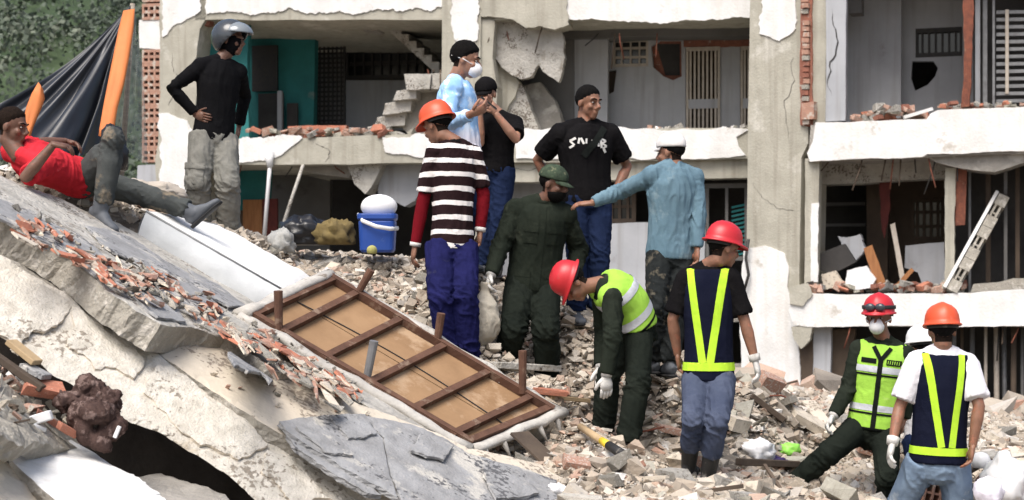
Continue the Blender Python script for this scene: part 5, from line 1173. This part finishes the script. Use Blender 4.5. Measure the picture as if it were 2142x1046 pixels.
# 13 man lying on the slab
p = Person('man in red shirt and dusty trousers lying back on the tilted slab', 11.9, (165,372), (44,326), 0, (26,264), 80, 10, k=1.02, build=1.05, skin='skin_dark', fwd=(.1,-.35,.9), hd=.0, dsh=-.45,
           arms={'R': [(52,372),(112,302),'n','f'], 'L': [(76,300),(140,296),'f','f']}, legs={'R': [(238,292),(212,440),'n','f'], 'L': [(290,405),(404,442),'f','n']})
p.body('LR', {'R': dict(d=(.75,.25,-.1), pn=(.1,.4,-.9), curl=.45), 'L': dict(d=(.7,-.2,-.2), pn=(.1,-.3,-.9), curl=.45)}).trousers('dusty_trouser', [.112,.108,.094,.084,.08,.072,.066], 1.9, .1, .011).shirt('red_shirt', 'short', -.04, .016, wr=.012, t1=.8).hair('hair_short').face().shoes('shoe_dusty', 60, shaft=.06, toe={'R': ((.72,-.35,-.42), (-.45,0,-.85)), 'L': ((.65,-.05,.55), (.65,-.1,-.6))})
LIE = p
# ================================================================ bed base, mattress and everything else
mat('hardboard', (.33,.205,.11), (.25,.15,.078), 3, .85, .2, 60, c3=(.40,.275,.17), c3scale=1.8, c3cut=.53)
mat('slat_wood', (.135,.07,.046), (.085,.044,.03), 9, .85, .4, 40, c3=(.21,.145,.105), c3scale=6, c3cut=.56)
mat('bed_fabric', (.50,.48,.44), (.36,.34,.31), 9, .95, .5, 60, c3=(.20,.17,.14), c3scale=8, c3cut=.58)
mat('mattress_top', (.80,.80,.78), (.72,.72,.70), 5, .9, .3, 40); mat('mattress_side', (.60,.62,.63), (.50,.52,.53), 4, .9, .2, 50, c3=(.45,.44,.41), c3scale=3, c3cut=.62); mat('piping', (.25,.26,.27), (.2,.2,.2), 9)
mat('wood_grey', (.33,.29,.24), (.22,.19,.155), 5, .9, .4, 40, stretch=(2,2,9)); mat('wood_tan', (.46,.34,.20), (.36,.26,.15), 5, .85, .3, 40); mat('wood_dark', (.10,.075,.055), (.06,.045,.035), 5, .9, .4, 40)
gloss('tarp_black', (.018,.022,.03), .38); gloss('tarp_orange', (.62,.19,.05), .7, c3=(.52,.22,.09)); gloss('cooler_blue', (.018,.07,.33), .45, c3=(.07,.13,.32)); gloss('bag_black', (.014,.014,.016), .3); gloss('lime_plastic', (.30,.72,.10), .5)
mat('brown_fur', (.095,.062,.054), (.045,.029,.026), 16, 1, .5, 90, spec=.03, c3=(.19,.135,.12), c3scale=14, c3cut=.54, bdist=.02); mat('sack', (.50,.46,.38), (.40,.36,.29), 5, .9, .4, 50); mat('khaki_cloth', (.20,.15,.06), (.12,.09,.04), 7, .95, .3, 40)
mat('tool_yellow', (.75,.55,.05), (.65,.47,.04), 8, .5, .1); mat('rag_grey', (.42,.42,.40), (.30,.30,.285), 6, .95, .4, 40); mat('purple', (.05,.03,.12), (.035,.02,.08), 6, .6, .2)

def bed(s, t, h=0.):
    p = BED_A.lerp(BED_B, s).lerp(BED_D.lerp(BED_C, s), t); return p+BN*h
BN = (BED_B-BED_A).cross(BED_D-BED_A).normalized()
if BN.z < 0: BN = -BN
BED = empty('bed_base', (BED_A+BED_B+BED_C+BED_D)/4-BN*.1, 'upturned bed base with tan board, brown slats and stub legs lying on the rubble', 'bed base')
R = random.Random(4)
for nm, pts in (('fabric_edge', [(s/16, .0) for s in range(17)]), ('fabric_edge', [(1., t/8) for t in range(9)]), ('fabric_edge', [(s/16, 1.) for s in range(17)]), ('fabric_edge', [(.0, t/8) for t in range(9)])):
    mb = MB(); mb.loft([bed(a, b, -.035+R.uniform(-.012,.012))+Vector((R.uniform(-.006,.006),)*3) for a, b in pts], [(.036+R.uniform(-.007,.007), .066+R.uniform(-.012,.012)) for _ in pts], (BED_B-BED_A) if nm == 'x' else None, 9); o = mb.build(nm, 'bed_fabric', BED, True)
for t0, t1 in ((.03,.495), (.505,.97)):
    mb = MB(); mb.prism([bed(.02,t0,-.05), bed(.98,t0,-.05), bed(.98,t1,-.05), bed(.02,t1,-.05)], -BN*.012); mb.build('board', 'hardboard', BED)
mb = MB(); mb.loft([bed(.05+.9*i/20, .5+.06*math.sin(math.pi*i/20), -.044) for i in range(21)], [.004]*21, None, 6); mb.build('cord', 'rubber_black', BED)
for s0 in (.155,.345,.535,.725,.905):
    mb = MB(); mb.beam(bed(s0,.02,-.02), bed(s0-.02,.98,-.02), .046, .045, BN); mb.build('slat', 'slat_wood', BED)
for t0 in (.05,.95):
    mb = MB(); mb.beam(bed(.02,t0,-.018), bed(.98,t0,-.018), .045, .055, BN); mb.build('side_rail', 'slat_wood', BED)
for s0 in (.035,.965):
    mb = MB(); mb.beam(bed(s0,.04,-.02), bed(s0,.96,-.02), .045, .05, BN); mb.build('end_rail', 'slat_wood', BED)
for s0, t0, dx, ln, m in ((.14,.05,0,.24,'slat_wood'),(.13,.96,.10,.14,'slat_wood'),(.475,.96,.03,.17,'slat_wood'),(.845,.95,.0,.27,'slat_wood'),(.50,.10,.05,.22,'grey_metal')):
    a = bed(s0, t0, 0); mb = MB(); mb.loft([a-Vector((0,0,.03)), a+Vector((dx,-.03,ln))], [.026,.030], None, 10); mb.build('leg', m, BED)
for i in range(5):     # frayed lining hanging off the lower corner
    mb = MB(); a = bed(1.0, .1+.2*i, -.02); mb.loft([a, a+Vector((.03,-.02,-.05)), a+Vector((.05+.03*R.random(),-.03,-.13-.05*R.random()))], [.03,.022,.004], None, 6); mb.build('torn_lining', 'bed_fabric', BED, True)

# mattress
tm = [at(306,442,11.95), at(592,606,11.9), at(652,582,12.75), at(452,470,12.85)]; dn = Vector((-.06,-.02,-.19))
MT = empty('mattress', (tm[0]+tm[1]+tm[2]+tm[3])/4+dn, 'white mattress with grey side lying askew beside the upturned bed base', 'mattress')
def sheet_grid(c, nu, nv, f=None):
    vs = []; fs = []
    for j in range(nv+1):
        for i in range(nu+1):
            p = c[0].lerp(c[1], i/nu).lerp(c[3].lerp(c[2], i/nu), j/nv); vs.append(p+(f(i/nu, j/nv) if f else Vector()))
    for j in range(nv):
        for i in range(nu): a = j*(nu+1)+i; fs.append((a, a+1, a+nu+2, a+nu+1))
    return vs, fs
def puff(u, v):
    q = np.array([[u*5, v*4, 1.]]); return Vector((0,0,.03*min(1, min(u,1-u,v,1-v)*9)**.5+.016*float(pnoise(q)[0])+.008*float(pnoise(q*3)[0])))
vs, fs = sheet_grid(tm, 26, 16, puff); mb = MB(); mb.add(vs, fs); mb.build('top_panel', 'mattress_top', MT, True)
for a, b in ((0,1),(1,2),(2,3),(3,0)):
    c = [tm[a]+dn, tm[b]+dn, tm[b], tm[a]]; nrm = (tm[b]-tm[a]).cross(dn).normalized(); nrm = -nrm if nrm.dot((tm[a]+tm[b])/2-(tm[0]+tm[2])/2) < 0 else nrm
    vs, fs = sheet_grid(c, 24, 6, lambda u, v: nrm*(.02*math.sin(math.pi*v)+.006*float(pnoise(np.array([[u*12, v*5, a*3.]]))[0]))); mb = MB(); mb.add(vs, fs); mb.build('side_panel', 'mattress_side', MT, True)
mb = MB(); mb.loft([tm[0],tm[1],tm[2],tm[3],tm[0]], [.008]*5, None, 8); mb.build('piping', 'piping', MT, True)
mb = MB(); mb.loft([tm[0]+dn,tm[1]+dn,tm[2]+dn,tm[3]+dn,tm[0]+dn], [.008]*5, None, 8); mb.build('piping', 'piping', MT, True)
vs, fs = sheet_grid([t+dn for t in tm], 1, 1); mb = MB(); mb.add(vs, fs); mb.build('bottom_panel', 'mattress_side', MT)

# black tarp shelter behind the lying man
pk = at(274,10,13.6); TB = at(240,345,13.6)
TP = empty('tarp_shelter', TB, 'black tarpaulin with orange strips hung from a pole behind the lying man', 'tarpaulin')
nu, nv = 40, 30; vs = []; fs = []
e0 = [at(-70,250,13.0), at(-10,330,12.7), at(120,350,12.75), at(232,300,13.3)]
for j in range(nv+1):
    v = j/nv
    for i in range(nu+1):
        u = i/nu; b = interp(e0, [u*2.999])[0]; p = pk.lerp(b, v)
        sag = math.sin(math.pi*v)*.12*(1-u); n1 = float(pnoise(np.array([[u*7, v*1.2, .5]]))[0]); n2 = float(pnoise(np.array([[u*17, v*2.5, 3.5]]))[0])
        p = p+Vector((.05*n1*v, (.30*n1+.10*n2)*v, -sag+.03*n2*v)); vs.append(p)
for j in range(nv):
    for i in range(nu): a = j*(nu+1)+i; fs.append((a, a+1, a+nu+2, a+nu+1))
mb = MB(); mb.add(vs, fs); mb.build('sheet', 'tarp_black', TP, True)
def ribbon(pts, Y, m, parent, name, seed, thick=.012):
    L3 = [at(x, y, Y+d) for x, y, d in pts]; mb = MB(); mb.prism(L3, Vector((0,thick,0))); return mb.build(name, m, parent)
def strip_px(rows, m, parent, name):
    vs = []; fs = []; n = 6
    for r, (xl, yl, xr, yr, Y) in enumerate(rows):
        for i in range(n+1):
            u = i/n; vs.append(at(xl+(xr-xl)*u, yl+(yr-yl)*u, Y-.02*math.sin(math.pi*u)-.03*float(pnoise(np.array([[u*2.5+r*.1, r*.9, 2.]]))[0])))
    for r in range(len(rows)-1):
        for i in range(n): a = r*(n+1)+i; fs.append((a, a+1, a+n+2, a+n+1))
    mb = MB(); mb.add(vs, fs); o = mb.build(name, m, parent, True); md = o.modifiers.new('t', 'SOLIDIFY'); md.thickness = .01; return o
strip_px([(258,22,282,18,13.4),(248,60,280,58,13.3),(236,120,270,122,13.1),(226,170,260,176,13.0),(216,222,246,226,12.9),(208,268,238,276,12.85),(206,284,234,290,12.83)], 'tarp_orange', TP, 'orange_strip')
strip_px([(80,172,90,186,12.6),(66,196,94,206,12.6),(54,226,88,224,12.58),(48,262,70,266,12.55),(42,300,58,306,12.5)], 'tarp_orange', TP, 'orange_flap')
mb = MB(); mb.loft([pk+Vector((0,.06,.02)), TB+Vector((0,.1,-.6))], [.022,.022], None, 10); mb.build('pole', 'wood_grey', TP, True)
mp = mat('clear_plastic', (.42,.46,.44), (.30,.34,.33), 4, .3, .3, 9, spec=.5); mp.node_tree.nodes['Principled BSDF'].inputs['Alpha'].default_value = .45
vs, fs = sheet_grid([at(232,300,13.75), at(310,345,14.0), at(300,150,14.0), at(280,18,13.75)], 12, 20, lambda u, v: Vector((0,.09*float(pnoise(np.array([[u*4, v*3, 7.]]))[0]),0)))
mb = MB(); mb.add(vs, fs); o = mb.build('plastic_sheet', 'clear_plastic', TP, True)

def lump(name, label, cat, m, c, r, rot=0, noise=.25, freq=2.2, seed=0, sharp=0., n=34, group=None, ridge=False):
    mb = MB(); c = Vector(c); M = Matrix.Rotation(rot, 3, 'Z'); mb.ellipsoid((0,0,0), Matrix.Identity(3), (1,1,1), n, n//2)
    me = mb.mesh(name); bm = bmesh.new(); bm.from_mesh(me); bmesh.ops.remove_doubles(bm, verts=bm.verts, dist=1e-4); bmesh.ops.recalc_face_normals(bm, faces=bm.faces); bm.to_mesh(me); bm.free()
    v = getv(me); d = fbm(v*freq+seed, 3)*noise+((np.abs(pnoise(v*freq*2.3+seed+3))-.25)*-noise*.9 if ridge else 0); v = v*(1+d)[:,None]; v[:,2] = np.maximum(v[:,2], -.6)
    v = (v*np.array(r)) @ np.array(M).T; setv(me, v); o = link_mesh(name, me, m, None, True); o.location = c; tag(o, label, cat, group); return o
lump('backpack', 'black backpack standing behind the knee of the lying man', 'backpack', 'bag_black', at(236,322,12.6), (.11,.12,.21), 0, .2, 2, 1, ridge=True)
lump('dusty_blanket', 'dust covered blanket heaped beyond the lying man', 'blanket', 'beige_cloth', at(300,405,13.2), (.30,.2,.10), .2, .3, 2.5, 2, ridge=True)
# blue cooler
cb = at(790,528,14.6); CO = empty('cooler_box', cb, 'blue cooler box with white lid propped open on the rubble', 'cooler'); 
def rbox(mb, c, sx, sy, z0, z1, tap=1., n=20, pw=.35):
    rings = []
    for z, k in ((z0,.9),(z0+.02,1),(z1-.01,tap),(z1,tap*.98)):
        rings.append([Vector((c.x+k*sx*math.copysign(abs(math.cos(a))**pw, math.cos(a)), c.y+k*sy*math.copysign(abs(math.sin(a))**pw, math.sin(a)), c.z+z)) for a in [2*math.pi*(i+.5)/n for i in range(n)]])
    vs = [v for r in rings for v in r]; fs = [(j*n+i, j*n+(i+1) % n, (j+1)*n+(i+1) % n, (j+1)*n+i) for j in range(3) for i in range(n)]+[tuple(reversed(range(n))), tuple(3*n+i for i in range(n))]
    mb.add(vs, fs)
mb = MB(); rbox(mb, cb, .150, .13, 0, .27, 1.08); mb.build('body', 'cooler_blue', CO); mb = MB(); rbox(mb, cb, .172, .15, .272, .335, 1.0); mb.build('rim', 'cooler_blue', CO)
mb = MB(); mb.ellipsoid(cb+Vector((.01,.02,.40)), Matrix.Rotation(-.15, 3, 'X'), (.16,.11,.108), 24, 14); mb.build('lid', 'white_plastic', CO, True)
mb = MB(); mb.loft([cb+Vector((-.17,-.03,.33)), cb+Vector((-.12,-.16,.27)), cb+Vector((.0,-.19,.22)), cb+Vector((.12,-.17,.20)), cb+Vector((.18,-.03,.21))], [(.018,.008)]*5, Vector((0,0,1)), 8); mb.build('handle', 'white_plastic', CO, True)
mat('olive_ball', (.40,.38,.14), (.30,.29,.10), 9)
lump('green_fruit', 'small yellow-green ball in front of the blue cooler', 'ball', 'olive_ball', at(778,524,14.3), (.045,.045,.045), 0, .05)
lump('garbage_bag', 'shiny black rubbish bag left of the blue cooler', 'bag', 'bag_black', at(636,490,14.9), (.24,.2,.16), 0, .3, 2.4, 5, ridge=True)
lump('khaki_bundle', 'brown and yellow cloth bundle between the black bag and the cooler', 'cloth', 'khaki_cloth', at(702,492,14.7), (.17,.15,.14), .3, .35, 2.2, 6, ridge=True)
lump('grey_rag', 'pale grey dusty rag heap behind the mattress', 'cloth', 'rag_grey', at(585,512,14.2), (.13,.14,.12), .3, .35, 2.2, 8, ridge=True)
# cream sack in the soldier's hand
hw = SOL.A['R'][2]+(SOL.A['R'][2]-SOL.A['R'][1]).normalized()*.10; sk = [hw+Vector((0,0,.04)), hw+Vector((-.01,0,-.03)), hw+Vector((-.02,-.02,-.12)), hw+Vector((-.02,-.02,-.25)), hw+Vector((-.03,-.02,-.37)), hw+Vector((-.03,-.02,-.43))]
mb = MB(); mb.loft(sk, [(.05,.04),(.035,.03),(.10,.08),(.125,.10),(.10,.085),(.04,.03)], None, 28); me = remesh(mb, .011, 3); wrinkle(me, .016, (9,9,5), 3.); v = getv(me); setv(me, v-np.array(sk[-1])); o = link_mesh('sack', me, 'sack', None, True); o.location = sk[-1]; tag(o, 'cream coloured sack hanging from the gloved hand of the soldier', 'sack')

def gpt(px, py, lo=8.5, hi=20):
    "pixel on the rubble heap"
    for i in range(260):
        y = lo+(hi-lo)*i/260; p = at(px, py, y)
        if p.z <= gz(p.x, p.y)+.02: return p
    return at(px, py, 12)
# digging bar / tool handle
a, b = gpt(1214,908), gpt(1304,968); dv = Vector((0,0,.05)); T = empty('pickaxe_handle', a+dv, 'wooden tool handle with yellow band and black grip by the boots of the bent man', 'tool')
for nm, m, t0, t1, r in (('shaft','wood_tan',0,.52,.024),('band','tool_yellow',.52,.68,.026),('grip','rubber_black',.68,1,.03)):
    mb = MB(); mb.loft([a.lerp(b,t0)+dv, a.lerp(b,t1)+dv], [r,r*1.08], None, 12); mb.build(nm, m, T, True)
def plank(name, label, cat, m, p0, p1, w, h, y0=None, y1=None, lift=.04, roll=0, group=None):
    a = at(*p0, y0) if y0 else gpt(*p0); b = at(*p1, y1 or y0) if y0 else gpt(*p1); a = a+Vector((0,0,lift)); b = b+Vector((0,0,lift))
    t = (b-a).normalized(); up = Matrix.Rotation(roll, 3, t) @ Vector((0,0,1)); mb = MB(); mb.beam(a, b, w, h, up); o = mb.build(name, m, None, org=a)
    bv = o.modifiers.new('b', 'BEVEL'); bv.width = min(w,h)*.12; bv.segments = 1; tag(o, label, cat, group); return o
plank('timber', 'weathered grey timber lying down the slope right of the black-shirted youth', 'timber', 'wood_grey', (1578,806), (1668,900), .09, .06)
plank('timber', 'thin dark timber alongside the grey one on the slope', 'timber', 'wood_dark', (1572,838), (1640,890), .06, .05)
plank('timber', 'dark charred timber behind the white rag at the foot of the slope', 'timber', 'wood_dark', (1545,978), (1712,984), .06, .05)
plank('timber', 'slanting pale batten left of the leg of the stepping rescuer', 'timber', 'wood_grey', (1660,960), (1716,1002), .06, .04)
plank('board', 'dark torn board leaning below the corner of the bed base', 'board', 'wood_dark', (1086,918), (1160,988), .16, .02, 11.0, 10.75)
plank('board', 'pale plank lying under the feet of the soldier', 'board', 'concrete_light', (1034,775), (1162,782), .14, .05)
plank('board', 'short tan stick beside the red tile near the bed base', 'board', 'wood_tan', (1150,842), (1232,850), .04, .03)
plank('board', 'thin white plastic strip sticking out of the rubble right of the slope timber', 'board', 'cream_plaster', (1690,852), (1740,920), .12, .05)
def brickobj(name, label, m, px, py, s, rot, Y=None, cat='brick'):
    p = at(px, py, Y) if Y else gpt(px, py); o = bpy.data.objects.new(name, mesh_mat(BRK[len(label) % 8], m)); COL.objects.link(o); o.location = p+Vector((0,0,s[2]*.3)); o.scale = s; o.rotation_euler = rot; tag(o, label, cat); return o
brickobj('brick_piece', 'large pink brick chunk below the gloved hand of the youth in rubber boots', 'terracotta_dusty', 1612, 812, (.15,.16,.17), (.5,.3,.6))
brickobj('roof_tile', 'red roof tile lying above the corner of the bed base', 'terracotta', 1150, 826, (.17,.08,.07), (.1,.1,-.1))
brickobj('brick_piece', 'orange brick chunk between the legs of the stepping rescuer and his neighbour', 'terracotta_dusty', 1815, 950, (.12,.12,.15), (.2,.3,.2))
brickobj('plaster_lump', 'broad beige plaster slab on the slope below the brick chunk', 'cream_plaster', 1690, 890, (.22,.16,.12), (.5,.5,.3), cat='rubble')
brickobj('plaster_lump', 'tan broken lump right of the denim knees of the youth in boots', 'cream_plaster', 1540, 900, (.14,.12,.16), (.3,.2,.9), cat='rubble')
brickobj('brick_piece', 'flat pink brick piece left of the denim knees of the youth in boots', 'terracotta_dusty', 1400, 905, (.13,.1,.07), (.2,.2,.5))
# hollow clay brick at the bottom right
hb = empty('hollow_brick', gpt(1935,1040)+Vector((0,-.05,.08)), 'red hollow clay brick with square holes between the men at lower right', 'brick')
c = wloc(hb); Mx = Euler((0,.22,.25)).to_matrix()
mb = MB(); w, h, d = .25, .20, .22
for i in range(5): mb.box(c+Mx @ Vector((-w/2+w*i/4,0,0)), (.016,d,h), Mx)
for j in range(4): mb.box(c+Mx @ Vector((0,.002,-h/2+h*j/3)), (w,d-.008,.016), Mx)
mb.box(c+Mx @ Vector((0,.08,0)), (w-.02,.02,h-.02), Mx); mb.build('clay_shell', 'terracotta_dusty', hb)
# plastics
lump('plastic_bag', 'white plastic rag lying at the foot of the slope', 'plastic bag', 'white_plastic', gpt(1582,958)+Vector((0,0,.04)), (.14,.12,.09), .2, .4, 2.0, 12, ridge=True)
lump('plastic_bag', 'bright lime green plastic bag beside the white rag', 'plastic bag', 'lime_plastic', gpt(1652,950)+Vector((0,0,.03)), (.085,.07,.055), .2, .22, 1.8, 14)
lump('purple_bag', 'dark purple bag between the white rag and the lime bag', 'plastic bag', 'purple', gpt(1618,972)+Vector((0,0,.02)), (.11,.06,.04), .2, .35, 2.2, 15, ridge=True)
lump('plastic_bag', 'big white plastic bag in the bottom right corner', 'plastic bag', 'white_plastic', at(2104,1012,11.6), (.17,.16,.2), .2, .3, 1.8, 16, ridge=True)
lump('plastic_bag', 'small white plastic scrap at the bottom edge beside the grey slate', 'plastic bag', 'white_plastic', gpt(1165,1036)+Vector((0,0,.02)), (.07,.07,.05), .2, .4, 2.0, 18, ridge=True)
lump('water_jug', 'round white jug at the hip of the man in light jeans', 'jug', 'white_plastic', at(2052,966,12.0), (.07,.07,.07), 0, .06)
lump('foil_ball', 'pale blue-green plastic bottle bundle at the bottom right edge', 'plastic', 'print_blue', at(2068,1030,11.3), (.10,.1,.1), 0, .2)
plank('board', 'dark board behind the hip of the man in light jeans', 'board', 'wood_dark', (2020,1000), (2072,972), .14, .02, 12.1, 12.1)
# bottom left corner
mb = MB(); q = [at(150,838,8.8), at(190,812,8.85), at(226,848,8.8), at(232,900,8.7), at(208,925,8.66), at(176,902,8.66), at(170,862,8.7), at(200,862,8.65)]
for k_, (x_, r_) in enumerate(zip(q, (.07,.075,.075,.07,.06,.065,.075,.08))): mb.ellipsoid(x_, Matrix.Rotation(k_*.9, 3, 'Y'), (r_*1.25,r_,r_*.8), 12, 8)
mb.loft([q[0],q[1],q[2],q[3],q[4]], [.05,.06,.06,.055,.04], None, 10); me = remesh(mb, .009, 4); wrinkle(me, .028, (14,14,9), 4.); v = getv(me); setv(me, v-np.array(q[4])); o = link_mesh('brown_cloth', me, 'brown_fur', None, True); o.location = q[4]; tag(o, 'limp muddy brown cloth crumpled under the beam', 'cloth')
brickobj('brick_piece', 'terracotta brick chunk left of the muddy brown cloth', 'terracotta', 92, 826, (.14,.12,.10), (.5,.2,.4), 8.85)
brickobj('brick_piece', 'small red brick bit between the white slab and the brown cloth', 'terracotta', 140, 906, (.07,.06,.06), (.3,.5,.9), 8.6)
brickobj('brick_piece', 'narrow red brick edge under the terracotta chunk at lower left', 'brick_old', 110, 888, (.13,.06,.05), (.2,.6,.6), 8.7)
plank('wood_piece', 'amber wood wedge poking out under the beam at lower left', 'wood', 'wood_tan', (22,730), (78,775), .09, .03, 8.95, 8.9)
plank('wood_piece', 'dark slate piece beside the amber wedge at lower left', 'wood', 'grey_membrane', (50,780), (98,805), .09, .03, 8.9, 8.85)
plank('wood_piece', 'brown stick along the left edge below the beam', 'wood', 'wood_dark', (-10,760), (90,830), .05, .04, 8.85, 8.8)
plank('white_pipe', 'white plastic pipe end left of the brown cloth', 'pipe', 'white_plastic', (48,902), (108,884), .05, .05, 8.5, 8.5)
for i, (lab, y0, y1) in enumerate((('uppermost white cable at the left edge by the white slab', 862, 884), ('middle white cable at the left edge by the white slab', 905, 898), ('lowest white cable at the left edge by the white slab', 930, 912))):
    mb = MB(); pts = [at(-20, y0, 8.45), at(25, (y0+y1)/2-8, 8.43), at(60, y1+2, 8.45), at(95, y1+16, 8.5)]; mb.loft(pts, [.012]*4, None, 8); o = mb.build('cable', 'white_plastic', None, True, org=pts[0]); tag(o, lab, 'cable')
plank('white_stub', 'small white stub beside the muddy brown cloth', 'pipe', 'white_plastic', (240,932), (250,908), .02, .02, 8.6, 8.6)
SL_ = plane3((15,800,9.0),(120,900,8.9),(60,820,9.3))
SL = relief('stone_lining', 'concrete_edge', SL_, [(-60,760),(20,790),(80,840),(150,900),(180,950),(120,930),(40,930),(-60,900)], .1, 0, .08, .03, 7, .05, 91, label='stony shelf under the brick chunks at lower left', cat='rubble')
# hanging cable at the tall column
mb = MB(); mb.loft([FC.pt(1566,500,-.2), FC.pt(1560,540,-.22), FC.pt(1566,575,-.2), FC.pt(1556,610,-.22)], [.025]*4, None, 8); mb.build('cable', 'black_metal', BLD, True)
mb = MB(); mb.beam(FA.pt(626,14,.4), FA.pt(619,46,.4), .07, .05, FA.n); mb.build('hanging_batten', 'white_paint', BLD)

for i in range(70):
    x = R.uniform(-20, 170); y = 785+x*.6+R.uniform(-25, 75); s = R.uniform(.012,.05)
    if y > 885: continue
    o = bpy.data.objects.new('stone', mesh_mat(R.choice(CHUNK+BRK), R.choice(['concrete_light','cream_plaster','concrete_edge','terracotta_dusty','rough_plaster','white_paint','brown_wall']))); COL.objects.link(o); o.parent = SL
    o.location = onp(SL_, x, y, .02)-wloc(SL); o.scale = (s*R.uniform(.8,1.8),s,s); o.rotation_euler = (R.random(), R.random(), R.random()*6)
